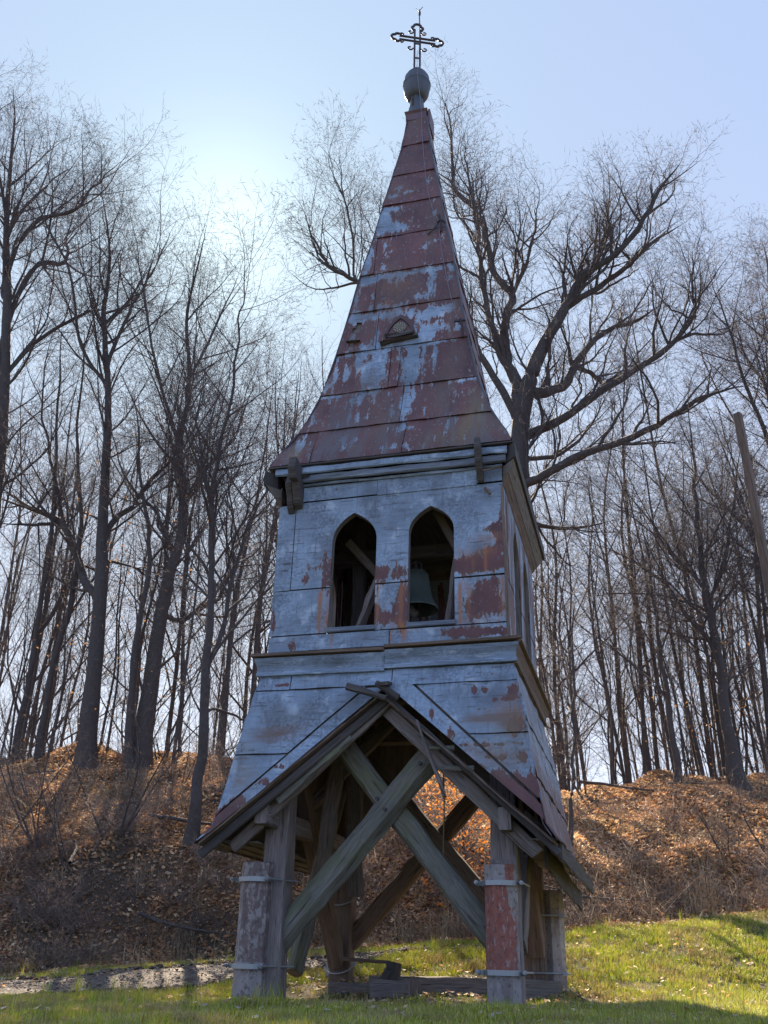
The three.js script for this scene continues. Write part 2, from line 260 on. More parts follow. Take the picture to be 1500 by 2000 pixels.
function skirtFront(x, y) {
  const red = blobs([[0.93, 2.72, 0.035, 0.05, 1.0], [1.03, 2.72, 0.05, 0.035, 0.9], [1.3, 2.7, 0.06, 0.08, 1.0], [1.22, 2.62, 0.14, 0.03, 0.8], [1.34, 2.36, 0.1, 0.12, 0.8], [1.0, 2.18, 0.3, 0.018, 0.7], [1.15, 2.06, 0.08, 0.03, 0.8], [1.38, 2.05, 0.06, 0.05, 0.7],
    [1.42, 1.62, 0.3, 0.26, 1.5], [1.3, 1.75, 0.14, 0.12, 1.0], [1.62, 1.4, 0.25, 0.2, 1.5], [0.95, 1.98, 0.06, 0.07, 0.9], [1.2, 1.66, 0.12, 0.1, 0.9], [1.35, 1.55, 0.14, 0.1, 0.9], [1.02, 1.84, 0.07, 0.06, 0.8], [0.7, 2.28, 0.05, 0.09, 0.9], [0.52, 2.5, 0.03, 0.07, 0.9], [1.1, 1.82, 0.14, 0.1, 1.1],
    [-1.42, 1.58, 0.12, 0.1, 1.2], [-1.3, 1.7, 0.08, 0.05, 0.9], [-1.1, 1.88, 0.06, 0.04, 0.8], [-0.95, 2.02, 0.06, 0.03, 0.7], [-1.52, 1.48, 0.14, 0.1, 1.3], [-1.05, 2.87, 0.14, 0.02, 0.7]], x, y);
  const brown = blobs([[-1.1, 2.34, 0.2, 0.075, 0.7], [-0.9, 2.4, 0.2, 0.06, 0.35], [1.15, 2.44, 0.26, 0.06, 0.65], [1.3, 2.34, 0.14, 0.1, 0.7], [0.95, 2.42, 0.2, 0.04, 0.3], [1.2, 2.04, 0.26, 0.12, 0.45], [-1.38, 1.95, 0.05, 0.25, 0.4], [1.3, 2.6, 0.15, 0.1, 0.35], [-1.28, 1.9, 0.06, 0.14, 0.3]], x, y);
  const c = layered(x, y, red * 1.05, blobs([[1.3, 2.45, 0.16, 0.1, 0.35], [1.1, 2.1, 0.25, 0.08, 0.25]], x, y), brown * 1.35, [0.15, 0.085, 0.055]);
  const ol = clamp(blobs([[-1.3, 2.0, 0.12, 0.3, 0.4], [-0.8, 2.55, 0.4, 0.12, 0.25], [1.2, 2.2, 0.3, 0.25, 0.35]], x, y) * fbm(x * 9, y * 5, 3) * 1.6);
  return [...mix3(c, [0.24, 0.22, 0.13], ol * 0.7), c[3]];
}
function skirtSide(x, y) {
  const drip = ss(0.60, 0.66, fbm(x * 16 + 3, y * 0.8, 4)), low = 1 - ss(1.9, 2.25, y);
  const c = layered(x + 30, y, lerp(0.25, 0.95, low) - drip * 0.7 * low, 0, 0.25, DUSK);
  return c;
}
const sheet = (w, h, rect, fn) => { const m = maps(w, h, rect, fn); return Object.assign(std({ map: m.map, bumpMap: m.bumpMap, bumpScale: 0.018, roughness: 0.5 }), { userData: { rect } }); };
const MAT = {
  spire: [sheet(640, 1600, [-1.45, 1.45, 5.3, 12.2], spireFront), sheet(256, 640, [-1.45, 1.45, 5.3, 12.2], spireSide)],
  belfry: [sheet(1024, 832, [-1.35, 1.35, 3.2, 5.4], belfryFront), sheet(400, 360, [-1.35, 1.35, 3.2, 5.4], belfrySide)],
  skirt: [sheet(1200, 640, [-1.8, 1.8, 1.2, 3.1], skirtFront), sheet(512, 300, [-1.8, 1.8, 1.2, 3.1], skirtSide)],
};
function woodMap(seed, base, moss, pale) {
  return maps(512, 1024, [0, 1, 0, 2], (x, y) => {
    const w = x + 0.02 * (fbm(x * 4 + seed, y * 1.5, 2) - 0.5);
    const gr = fbm(w * 52 + seed * 5, y * 3.6, 4), fine = vn(w * 170, y * 16 + seed), crack = ss(0.68, 0.74, fbm(w * 34 + seed * 3, y * 2.1 + 6, 3));
    const v = 0.62 + 0.75 * (gr - 0.5) + 0.35 * (fine - 0.5) + 0.55 * (fbm(x * 3 + seed, y * 1.7, 3) - 0.5) + 0.3;
    let c = base.map(q => q * v);
    c = mix3(c, pale, ss(0.58, 0.75, fbm(w * 24 + 7, y * 1.1 + seed, 4)) * 0.6);
    const m = ss(0.44, 0.64, fbm(x * 3.2 + seed * 2, y * 1.9 + 3, 4)) * moss;
    c = mix3(c, [0.115, 0.13, 0.05], m * (0.5 + 0.5 * vn(x * 90, y * 60)));
    c = mix3(c, [0.05, 0.04, 0.034], crack * 0.7);
    return [...c, (1 - crack) * (0.55 + 0.5 * (gr - 0.5))];
  }, true);
}
const wood = (seed, base, moss, pale) => { const m = woodMap(seed, base, moss, pale); m.map.repeat.set(1, 0.5); m.bumpMap.repeat.set(1, 0.5); return std({ map: m.map, bumpMap: m.bumpMap, bumpScale: 0.008, roughness: 0.9 }); };
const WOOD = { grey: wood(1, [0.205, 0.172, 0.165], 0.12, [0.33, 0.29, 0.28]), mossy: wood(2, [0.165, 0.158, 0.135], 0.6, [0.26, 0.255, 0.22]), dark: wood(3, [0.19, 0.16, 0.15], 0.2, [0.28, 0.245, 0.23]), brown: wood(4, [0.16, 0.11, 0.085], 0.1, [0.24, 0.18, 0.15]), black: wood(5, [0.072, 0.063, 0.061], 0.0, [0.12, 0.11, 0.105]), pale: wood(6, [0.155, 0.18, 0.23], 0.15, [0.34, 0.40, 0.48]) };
function stubMat(paint, seed, p0 = [0.21, 0.058, 0.04], p1 = [0.33, 0.14, 0.11]) {
  const m = maps(400, 512, [0, 1.0, 0, 1.25], (x, y) => {
    const n = fbm(x * 6 + seed, y * 6, 5), pit = ss(0.62, 0.74, fbm(x * 24 + seed, y * 22, 2)) * 0.7, cr = mix3([0.19, 0.168, 0.165], [0.37, 0.335, 0.325], n);
    const red = paint(x, y) + 0.8 * (fbm(x * 12, y * 9 + seed, 5) - 0.5) + 0.3 * (fbm(x * 30, y * 26, 2) - 0.5);
    let c = mix3(cr, mix3(p0, p1, fbm(x * 20, y * 14, 3)), ss(0.45, 0.55, red));
    c = mix3(c, [0.36, 0.31, 0.30], ss(0.60, 0.72, fbm(x * 34 + 3, y * 12 + seed, 4)) * 0.65);
    c = mix3(c, [0.13, 0.085, 0.08], ss(0.52, 0.7, fbm(x * 5 + 7 * seed, y * 2.5, 4)) * 0.6);
    return [...mix3(c, [0.08, 0.065, 0.06], pit * 0.75), 0.6 * n + 0.4 * (1 - pit)];
  });
  return std({ map: m.map, bumpMap: m.bumpMap, bumpScale: 0.008, roughness: 0.85 });
}
const steel = std({ color: new THREE.Color().setRGB(0.34, 0.355, 0.37), metalness: 0.75, roughness: 0.55 });
const iron = std({ color: new THREE.Color().setRGB(0.055, 0.045, 0.055), roughness: 0.6, metalness: 0.3 });
const patina = (() => { const m = maps(256, 256, [0, 1, 0, 1], (x, y) => { const n = fbm(x * 7, y * 7, 4), s = fbm(x * 16, y * 2, 3); return [...mix3([0.035, 0.042, 0.052], [0.105, 0.118, 0.14], 0.6 * n + 0.4 * s), n]; }, true); return std({ map: m.map, bumpMap: m.bumpMap, bumpScale: 0.004, roughness: 0.55, metalness: 0.15 }); })();
const bronze = (() => { const m = maps(256, 256, [0, 1, 0, 1], (x, y) => { const n = fbm(x * 9, y * 6, 4); return [...mix3([0.09, 0.115, 0.11], [0.18, 0.225, 0.215], n), n]; }, true); return std({ map: m.map, bumpMap: m.bumpMap, bumpScale: 0.003, roughness: 0.5, metalness: 0.35 }); })();

// ---------------------------------------------------------------- the bell tower
const tower = group('bell_tower', scene, { label: 'tall weathered wooden bell tower clad in peeling red and grey metal sheets', category: 'bell tower' });
tower.rotation.order = 'YXZ';
tower.rotation.set(-0.0037, -0.2666, -0.0164);
const faceTurn = k => new THREE.Matrix4().makeRotationY(k * Math.PI / 2);   // 0 front, 1 right, 2 rear, 3 left
function setRect(geo, rect) { const p = geo.attributes.position, u = new Float32Array(p.count * 2); for (let i = 0; i < p.count; i++) { u[2 * i] = (p.getX(i) - rect[0]) / (rect[1] - rect[0]); u[2 * i + 1] = (p.getY(i) - rect[2]) / (rect[3] - rect[2]); } geo.setAttribute('uv', new THREE.BufferAttribute(u, 2)); return geo; }
// one metal sheet between the edges L(y), R(y) and heights y0, y1, lying on z = Z(y), slightly dented, its lower edge lapping proud
function sheetGeo(L, R, y0, y1, Z, rect, o = {}) {
  const { gap = 0.005, lap = 0.01, dent = 0.02, seed = 0, nu = 14, nv = Math.max(3, Math.ceil((y1 - y0) / 0.09)), hole, off = 0 } = o, g = new Geo();
  const P = (u, v, back) => {
    const y = lerp(y0 + gap, y1 - gap, v), x = lerp(L(y) + gap, R(y) - gap, u), wob = (fbm(x * 3 + seed, y * 3 + seed * 2, 3) - 0.5) * dent * 2;
    const edge = v === 0 ? 0.006 * (vn(x * 9 + seed, seed) - 0.5) : 0;
    return g.vert(x, y + edge, Z(y) + off + (back ? -0.006 : wob + lap * (1 - v)), (x - rect[0]) / (rect[1] - rect[0]), (y - rect[2]) / (rect[3] - rect[2]));
  };
  const id = []; for (let j = 0; j <= nv; j++) { id.push([]); for (let i = 0; i <= nu; i++) id[j].push(P(i / nu, j / nv)); }
  for (let j = 0; j < nv; j++) for (let i = 0; i < nu; i++) { if (hole && hole(i, j)) continue; g.quad(id[j][i], id[j][i + 1], id[j + 1][i + 1], id[j + 1][i]); }
  const rim = []; for (let i = 0; i < nu; i++) rim.push([i / nu, 0]); for (let j = 0; j < nv; j++) rim.push([1, j / nv]); for (let i = nu; i > 0; i--) rim.push([i / nu, 1]); for (let j = nv; j > 0; j--) rim.push([0, j / nv]);
  const f = rim.map(r => P(r[0], r[1])), b = rim.map(r => P(r[0], r[1], true));
  for (let i = 0; i < rim.length; i++) { const k = (i + 1) % rim.length; g.quad(f[i], b[i], b[k], f[k]); }
  return g.get();
}
const yz = curve([1.31, 1.475, 1.775, 2.17, 2.46, 2.97, 3.1], [1.68, 1.565, 1.51, 1.45, 1.405, 1.31, 1.30]);
const spz = curve([5.42, 5.958, 6.574, 7.262, 7.965, 8.653, 9.393, 10.067, 10.72, 11.415, 12.05], [1.40, 1.142, 0.966, 0.843, 0.737, 0.645, 0.515, 0.420, 0.318, 0.210, 0.150]);
const spzS = y => (spz(y - 0.12) + spz(y) + spz(y + 0.12)) / 3;

// posts, concrete stubs and clamps
const POST = [['post', [-1.07, 1.06]], ['post', [1.14, 1.06]], ['post', [1.12, -1.1]], ['post', [-1.06, -1.1]]];
POST.forEach(([n, [x, z]], k) => mesh(n, timber(V(x, -0.35, z), V(x * 0.99, 3.05, z * 0.98), 0.235, 0.235, { seed: k + 3, rough: 0.006, up: V(0, 0, 1) }), k < 2 ? WOOD.grey : WOOD.brown, tower));
function stub(x, z, top, r, paint, seed, turn, cols = []) {
  const g = new Geo(), n = 8, K = 10;
  for (let q = 0; q < n; q++) for (let k = 0; k < K; k++) {
    const c = (qq, kk) => { const a = turn + (qq % n + 0.5) / n * Math.PI * 2, y = lerp(-0.35, top, kk / K), e = r * (1 + 0.03 * (vn(y * 7 + seed, (qq % n) * 3.3) - 0.5)) * (qq % 2 ? 1.03 : 0.98); return g.vert(Math.sin(a) * e, y, Math.cos(a) * e, (qq + 0.5) / n + (q < 4 ? 0.5 : -0.5), clamp(y / 1.25)); };
    g.quad(c(q, k), c(q + 1, k), c(q + 1, k + 1), c(q, k + 1));
  }
  const t = []; for (let q = 0; q < n; q++) { const a = turn + (q + 0.5) / n * Math.PI * 2; t.push(g.vert(Math.sin(a) * r, top + 0.004 * (q % 3), Math.cos(a) * r, 0.5, 0.9)); }
  for (let q = 1; q < n - 1; q++) g.tri(t[0], t[q], t[q + 1]);
  const geo = g.get(); geo.translate(x, 0, z);
  return mesh('concrete_stub', geo, stubMat(paint, seed, ...cols), tower);
}
// a bent flat strap round the outer faces of a stub, with a threaded bolt and nut at each end
function clampGeo(cx, cz, y, r, turn, a0, a1, back) {
  const g = new Geo(), out = [], N = 10, hh = 0.021, th = 0.007;
  const path = []; for (let i = 0; i <= N; i++) { const a = turn + lerp(a0, a1, i / N), oct = 1 / Math.cos(((a - turn + Math.PI * 4) % (Math.PI / 4)) - Math.PI / 8); path.push([cx + Math.sin(a) * r * Math.min(1.06, oct), cz + Math.cos(a) * r * Math.min(1.06, oct), Math.sin(a), Math.cos(a)]); }
  for (const s of [0, N]) { const [px, pz, nx, nz] = path[s], e = [px + nx * 0.045, pz + nz * 0.045, nx, nz]; s ? path.push(e) : path.unshift(e); }
  const ring = path.map(([px, pz, nx, nz]) => [[0, -hh], [th, -hh], [th, hh], [0, hh]].map(([d, h]) => [px + nx * d, y + h, pz + nz * d]));
  for (let i = 0; i < ring.length - 1; i++) for (let k = 0; k < 4; k++) { const A = ring[i][k], B = ring[i][(k + 1) % 4], C = ring[i + 1][(k + 1) % 4], D = ring[i + 1][k]; g.quad(g.vert(...A), g.vert(...B), g.vert(...C), g.vert(...D)); }
  out.push(g.get());
  for (const s of [0, path.length - 1]) {
    const [px, pz] = path[s], d = V(back[0], 0, back[1]).normalize(), q = new THREE.Quaternion().setFromUnitVectors(V(0, 1, 0), d);
    const rod = new THREE.CylinderGeometry(0.009, 0.009, 0.42, 8); rod.translate(0, 0.14, 0); rod.applyQuaternion(q); rod.translate(px, y + 0.004, pz); out.push(rod);
    const nut = new THREE.CylinderGeometry(0.019, 0.019, 0.018, 6); nut.translate(0, -0.022, 0); nut.applyQuaternion(q); nut.translate(px, y + 0.004, pz); out.push(nut);
    const nut2 = nut.clone(); nut2.translate(-d.x * 0.022, 0, -d.z * 0.022); out.push(nut2);
  }
  return out.map(q => { const h = q.index ? q.toNonIndexed() : q; return h; });
}
{
  const L = stub(-1.215, 1.19, 1.18, 0.155, (x, y) => 0.2 + 0.36 * (y > 0.33 ? 1 : 0) * (x > 0.44 ? 1 : 0.6) + (y < 0.33 && x > 0.5 ? 0.22 : 0), 1, -0.1, [[0.115, 0.083, 0.08], [0.21, 0.165, 0.155]]);
  const R = stub(1.115, 1.27, 1.15, 0.152, (x, y) => (y > 0.32 && y < 1.0 ? (x < 0.565 ? 0.82 : x < 0.66 ? 0.85 - 0.5 * ss(0.62, 0.95, y) - (x - 0.565) * 3 : 0.15) : 0.14) + (y >= 1.0 ? (x > 0.54 && x < 0.64 ? 0.45 : 0.12) : 0), 2, 0.15);
  mesh('clamp', clampGeo(-1.215, 1.19, 0.295, 0.163, -0.1, -1.35, 1.45, [0.5, -1]), steel, L);
  mesh('clamp', clampGeo(-1.215, 1.19, 1.03, 0.163, -0.1, -1.35, 1.45, [0.5, -1]), steel, L);
  mesh('clamp', clampGeo(1.115, 1.27, 0.30, 0.16, 0.15, -1.4, 1.4, [0.05, -1]), steel, R);
  mesh('clamp', clampGeo(1.115, 1.27, 1.0, 0.16, 0.15, -1.4, 1.4, [0.05, -1]), steel, R);
  const RR = stub(1.30, -1.2, 1.12, 0.125, () => 0.1, 5, 0.4), RL = stub(-1.17, -1.27, 1.12, 0.13, () => 0.1, 6, 0.2);
  for (const y of [0.3, 0.86]) mesh('clamp', [tube([V(0.98, y, -0.95), V(1.2, y, -0.94), V(1.42, y, -0.98)], 0.011), tube([V(1.44, y, -0.97), V(1.46, y, -1.2), V(1.42, y, -1.36)], 0.011), bx(0.05, 0.04, 0.03, 1.43, y, -0.97)], steel, RR);
  for (const y of [0.3, 1.0]) mesh('clamp', [tube([V(-1.23, y, -0.99), V(-1.17, y - 0.05, -0.95), V(-1.05, y - 0.06, -0.94), V(-0.93, y - 0.02, -0.95), V(-0.89, y + 0.04, -0.99)], 0.010), bx(0.05, 0.04, 0.03, -0.89, y + 0.04, -1.0)], steel, RL);
}
// crossed braces, plates, rafters
mesh('brace', timber(V(-1.10, 0.44, 1.02), V(0.47, 2.20, 1.06), 0.25, 0.15, { seed: 11, round: 0.92, up: V(0, 0, 1), rough: 0.009 }), WOOD.mossy, tower);
mesh('brace', timber(V(1.06, 0.48, 0.93), V(-0.52, 2.36, 0.97), 0.215, 0.15, { seed: 12, round: 0.5, up: V(0, 0, 1), rough: 0.009 }), WOOD.mossy, tower);
mesh('brace', timber(V(-0.95, 2.72, -1.06), V(0.95, 0.62, -1.08), 0.20, 0.15, { seed: 13, up: V(0, 0, 1) }), WOOD.dark, tower);
mesh('brace', timber(V(-1.0, 0.55, -1.16), V(0.95, 2.62, -1.14), 0.20, 0.15, { seed: 14, round: 0.4, up: V(0, 0, 1) }), WOOD.brown, tower);
mesh('brace', timber(V(-1.14, 0.24, 0.22), V(-0.98, 2.7, -0.85), 0.20, 0.17, { seed: 15, round: 0.8, rough: 0.014, bend: 0.03, up: V(1, 0, 0) }), WOOD.mossy, tower);
mesh('brace', timber(V(-1.12, 2.5, 0.85), V(-1.08, 0.35, -0.98), 0.19, 0.15, { seed: 16, up: V(1, 0, 0) }), WOOD.brown, tower);
mesh('brace', timber(V(1.16, 0.5, -0.98), V(1.14, 2.6, 0.85), 0.19, 0.15, { seed: 17, up: V(1, 0, 0) }), WOOD.brown, tower);
mesh('brace', timber(V(1.2, 0.5, 0.9), V(1.16, 2.5, -0.9), 0.18, 0.14, { seed: 18, up: V(1, 0, 0) }), WOOD.dark, tower);
for (const [x, y, z] of [[0.02, 1.66, 1.185], [-0.06, 1.76, 1.185], [-0.98, 0.62, 1.145], [0.94, 0.66, 1.05], [0.36, 2.08, 1.19]]) { const g = new THREE.CylinderGeometry(0.019, 0.021, 0.03, 6); g.rotateX(Math.PI / 2); g.translate(x, y, z); mesh('bolt', g, iron, tower); }
mesh('plate_beam', timber(V(-1.12, 1.60, 1.47), V(-1.1, 1.58, -1.35), 0.13, 0.19, { seed: 19, up: V(0, 1, 0) }), WOOD.grey, tower);
mesh('plate_beam', timber(V(1.19, 1.52, 1.49), V(1.17, 1.54, -1.35), 0.11, 0.19, { seed: 20, up: V(0, 1, 0) }), WOOD.grey, tower);
mesh('plate_beam', timber(V(-1.2, 2.83, 0.95), V(1.2, 2.83, 0.95), 0.18, 0.18, { seed: 21 }), WOOD.dark, tower);
mesh('plate_beam', timber(V(-1.2, 2.83, -0.95), V(1.2, 2.83, -0.95), 0.18, 0.18, { seed: 22 }), WOOD.dark, tower);
mesh('rafter', timber(V(0.12, 2.74, 1.27), V(-1.42, 1.30, 1.36), 0.115, 0.07, { seed: 23, up: V(0, 0, 1), rough: 0.005 }), WOOD.grey, tower);
mesh('rafter', timber(V(-0.30, 2.33, 1.36), V(-0.98, 1.72, 1.41), 0.085, 0.05, { seed: 24, up: V(0, 0, 1), skew0: 0.4, rough: 0.012 }), WOOD.mossy, tower);
mesh('rafter', timber(V(-0.04, 2.66, 1.22), V(1.46, 1.24, 1.34), 0.13, 0.06, { seed: 25, up: V(0, 0, 1), rough: 0.005, skew1: 0.2 }), WOOD.grey, tower);
mesh('rafter', timber(V(0.0, 2.9, 0.2), V(-1.5, 1.45, 0.2), 0.12, 0.08, { seed: 26, up: V(0, 0, 1) }), WOOD.dark, tower);
mesh('rafter', timber(V(0.0, 2.9, 0.2), V(1.5, 1.45, 0.2), 0.12, 0.08, { seed: 27, up: V(0, 0, 1) }), WOOD.dark, tower);
mesh('hanging_board', timber(V(0.38, 2.42, 1.44), V(0.655, 1.715, 1.46), 0.03, 0.085, { seed: 28, up: V(0, 0, 1), rough: 0.008, skew1: 0.3 }), WOOD.dark, tower, { label: 'loose splintered board hanging under the gable' });
mesh('batten', timber(V(0.46, 2.175, 1.41), V(0.74, 2.165, 1.41), 0.03, 0.045, { seed: 29 }), WOOD.mossy, tower);
mesh('batten', timber(V(0.57, 1.985, 1.40), V(0.92, 1.975, 1.40), 0.03, 0.045, { seed: 30 }), WOOD.mossy, tower);
mesh('ridge_end', timber(V(-0.31, 2.78, 1.50), V(0.08, 2.66, 1.46), 0.06, 0.06, { seed: 31, up: V(0, 0, 1), rough: 0.012 }), WOOD.black, tower, { label: 'broken black batten end at the gable apex' });
mesh('plank', timber(V(-0.45, 3.04, 0.85), V(-1.0, 0.95, 0.1), 0.04, 0.16, { seed: 33, up: V(1, 0, 0) }), WOOD.dark, tower);
mesh('plank', timber(V(-0.8, 3.0, -0.3), V(-0.75, 1.0, -0.5), 0.04, 0.18, { seed: 34, up: V(1, 0, 0) }), WOOD.dark, tower);

// skirt: dark boarded lining with the metal sheets hung on it; the front is cut away under a gable
const GL = y => (2.78 - y) / 0.865, GLo = y => (y - 2.78) / 0.865 + 0.03, GRo = y => (2.80 - y) / 0.88 + 0.06;   // lower gable edges
const uL = y => Math.min(0.04, (y - 2.93) / 0.885), uR = y => Math.max(0.06, (3.12 - y) / 0.97);                   // upper edges of the gable flashing
{
  const lin = [], rect = [-1.8, 1.8, 1.2, 3.1];
  for (const k of [1, 3]) lin.push(sheetGeo(y => -yz(y) + 0.03, y => yz(y) - 0.03, 1.33, 3.0, yz, rect, { off: -0.035, dent: 0, lap: 0 }).applyMatrix4(faceTurn(k)));
  for (const k of [0, 2]) {
  lin.push(sheetGeo(y => -yz(y) + 0.03, y => Math.max(-yz(y) + 0.031, Math.min(0.02, GLo(y + (k ? 0.14 : 0)) - 0.02)), 1.36, 3.0, yz, rect, { off: -0.035, dent: 0, lap: 0, nv: 30 }).applyMatrix4(faceTurn(k)));
  lin.push(sheetGeo(y => Math.min(yz(y) - 0.031, Math.max(0.02, GRo(y + (k ? 0.14 : 0)) + 0.02)), y => yz(y) - 0.03, 1.36, 3.0, yz, rect, { off: -0.035, dent: 0, lap: 0, nv: 30 }).applyMatrix4(faceTurn(k)));
  }
  lin.push(bx(2.56, 0.04, 2.56, 0, 3.06, 0));
  const skirt = mesh('skirt', lin, WOOD.dark, tower);
  const [F, S] = MAT.skirt, L0 = y => -yz(y), R0 = y => yz(y);
  const add = (name, L, R, y0, y1, o, k = 0, m = F) => mesh(name, sheetGeo(L, R, y0, y1, yz, rect, o).applyMatrix4(faceTurn(k)), m, skirt);
  const cl = (f, a, b) => y => clamp(f(y), a(y), b(y));
  add('wall_panel', L0, () => -0.965, 2.815, 2.985, { seed: 1 });
  add('wall_panel', () => -0.965, () => 0.1, 2.815, 2.985, { seed: 2 });
  add('wall_panel', () => 0.1, R0, 2.805, 2.985, { seed: 3 });
  add('wall_panel', L0, y => uL(y) - 0.024, 2.155, 2.815, { seed: 4 });
  add('wall_panel', L0, y => Math.max(L0(y) + 0.012, uL(y) - 0.024), 1.56, 2.155, { seed: 5 });
  add('wall_panel', y => uR(y) + 0.022, R0, 2.285, 2.81, { seed: 6 });
  add('wall_panel', y => Math.min(R0(y) - 0.012, uR(y) + 0.022), R0, 1.68, 2.285, { seed: 7 });
  add('gable_flashing', y => Math.max(L0(y), uL(y)), y => Math.max(L0(y) + 0.01, GLo(y)), 1.325, 2.80, { seed: 8, off: 0.016, gap: 0.009, nv: 30, nu: 4, lap: 0 });
  add('gable_flashing', y => Math.min(R0(y) - 0.01, GRo(y)), y => Math.min(R0(y), uR(y)), 1.31, 2.86, { seed: 9, off: 0.016, gap: 0.009, nv: 30, nu: 4, lap: 0 });
  for (let k = 1; k < 4; k++) {
    const sp = k === 1 ? [[-0.55, 0.4], [-0.2, 0.7], [0.3]] : [[0], [0.3], [-0.4]], ys = [1.31, 1.87, 2.40, 2.985];
    for (let b = 0; b < 3; b++) { const e = [L0, ...sp[b].map(v => () => v), R0]; if (k === 2) { add('wall_panel', L0, y => clamp(GLo(y + 0.14), L0(y) + 0.02, 0.04), ys[b], ys[b + 1], { seed: 60 + b, nv: 12 }, k, S); add('wall_panel', y => clamp(GRo(y + 0.14), 0.05, R0(y) - 0.02), R0, ys[b], ys[b + 1], { seed: 70 + b, nv: 12 }, k, S); continue; } for (let i = 0; i < e.length - 1; i++) add('wall_panel', e[i], e[i + 1], ys[b], ys[b + 1], { seed: 20 + k * 9 + b * 3 + i, nu: 8, dent: 0.02 }, k, S); }
  }
  // boards closing the underside: along the slopes of the gable and behind the side eaves
  for (const s of [-1, 1]) for (let q = 0; q < 4; q++) {
    const zf = 1.60 - q * 0.17, a = V(s * 0.02, 2.70, Math.min(zf, 1.34) - 0.04), b = V(s * 1.64, 1.30, zf);
    mesh('soffit_board', timber(a, b, 0.16, 0.022, { seed: 40 + q + s, up: V(0, 1, 0).addScaledVector(V(1, 0, 0), s * 0.8), rough: 0.003, ch: 0.004 }), q ? WOOD.dark : WOOD.brown, skirt);
  }
  for (const s of [-1, 1]) for (let q = 0; q < 3; q++) mesh('soffit_board', timber(V(s * (1.60 - q * 0.155), 1.345 + q * 0.012, 1.52 - q * 0.14), V(s * (1.60 - q * 0.155), 1.335 + q * 0.012, -1.55 + q * 0.12), 0.145, 0.02, { seed: 50 + q + s, rough: 0.003, ch: 0.004 }), WOOD.dark, skirt);
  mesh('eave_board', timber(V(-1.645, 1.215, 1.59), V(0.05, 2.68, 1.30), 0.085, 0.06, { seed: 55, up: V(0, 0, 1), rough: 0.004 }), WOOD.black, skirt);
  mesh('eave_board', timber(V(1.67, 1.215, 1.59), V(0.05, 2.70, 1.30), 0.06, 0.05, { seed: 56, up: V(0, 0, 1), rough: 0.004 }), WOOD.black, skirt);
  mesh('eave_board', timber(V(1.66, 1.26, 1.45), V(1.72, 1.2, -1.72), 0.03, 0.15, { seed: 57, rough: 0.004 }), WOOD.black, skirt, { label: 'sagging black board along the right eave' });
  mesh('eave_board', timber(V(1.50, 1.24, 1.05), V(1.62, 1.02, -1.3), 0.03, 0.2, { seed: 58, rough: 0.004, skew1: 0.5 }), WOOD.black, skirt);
  mesh('ridge_cap', timber(V(0.06, 2.825, 1.33), V(0.06, 2.79, 1.50), 0.10, 0.03, { seed: 59, up: V(0, 1, 0) }), WOOD.black, skirt);
  mesh('apex_board', timber(V(-0.03, 2.815, 1.44), V(0.20, 2.66, 1.44), 0.06, 0.04, { seed: 60, up: V(0, 0, 1) }), WOOD.black, skirt);
}

const zt = maps(256, 768, [0, 1, 0, 3], (x, y) => zincAt(y * 1.0 + 40, x * 1.6), true); zt.map.repeat.set(1, 1 / 3); zt.bumpMap.repeat.set(1, 1 / 3);
const zm = std({ map: zt.map, bumpMap: zt.bumpMap, bumpScale: 0.01, roughness: 0.6 });
// lower cornice: a sagging cap board and a coved moulding below it, each side in two lengths
function moulding(x0, x1, pts, drop0, drop1, mitre0, mitre1, n = 6) {
  const g = new Geo();
  for (let i = 0; i < n; i++) for (let k = 0; k < pts.length; k++) {
    const P = (t, kk) => { const [z, y] = pts[kk % pts.length], m = z - pts[0][0], xa = x0 - (mitre0 ? m : 0), xb = x1 + (mitre1 ? m : 0), x = lerp(xa, xb, t); return g.vert(x, y + lerp(drop0, drop1, t) + 0.006 * (vn(x * 3 + kk, y * 9) - 0.5), z, kk * 0.11, x); };
    g.quad(P(i / n, k), P((i + 1) / n, k), P((i + 1) / n, k + 1), P(i / n, k + 1));
  }
  for (const t of [0, 1]) { const ids = pts.map(([z, y]) => { const m = z - pts[0][0]; return g.vert(t ? x1 + (mitre1 ? m : 0) : x0 - (mitre0 ? m : 0), y + (t ? drop1 : drop0), z); }); for (let k = 1; k < ids.length - 1; k++) g.tri(ids[0], ids[k], ids[k + 1]); }
  return g.get();
}
{
  const cap = [[1.24, 3.235], [1.405, 3.20], [1.405, 3.172], [1.24, 3.165]], cove = [[1.24, 3.16], [1.37, 3.16], [1.365, 3.125], [1.34, 3.07], [1.335, 3.02], [1.348, 3.0], [1.345, 2.975], [1.24, 2.975]];
    const base = mesh('cornice', [moulding(-1.24, 0.02, cove, 0, -0.012, 1, 0), moulding(0.022, 1.24, cove, 0.012, 0.018, 0, 1)], zm, tower, { label: 'grey coved cornice under the belfry' });
  for (let k = 1; k < 4; k++) mesh('cornice_moulding', moulding(-1.24, 1.24, cove, 0, 0, 1, 1).applyMatrix4(faceTurn(k)), k === 1 ? WOOD.brown : zm, base);
  mesh('cap_board', moulding(-1.24, 0.03, cap, 0, -0.008, 1, 0), WOOD.brown, base);
  mesh('cap_board', moulding(0.032, 1.24, cap, 0.016, 0.03, 0, 1), WOOD.brown, base);
  for (let k = 1; k < 4; k++) mesh('cap_board', moulding(-1.24, 1.24, cap, 0, 0, 1, 1).applyMatrix4(faceTurn(k)), WOOD.brown, base);
}

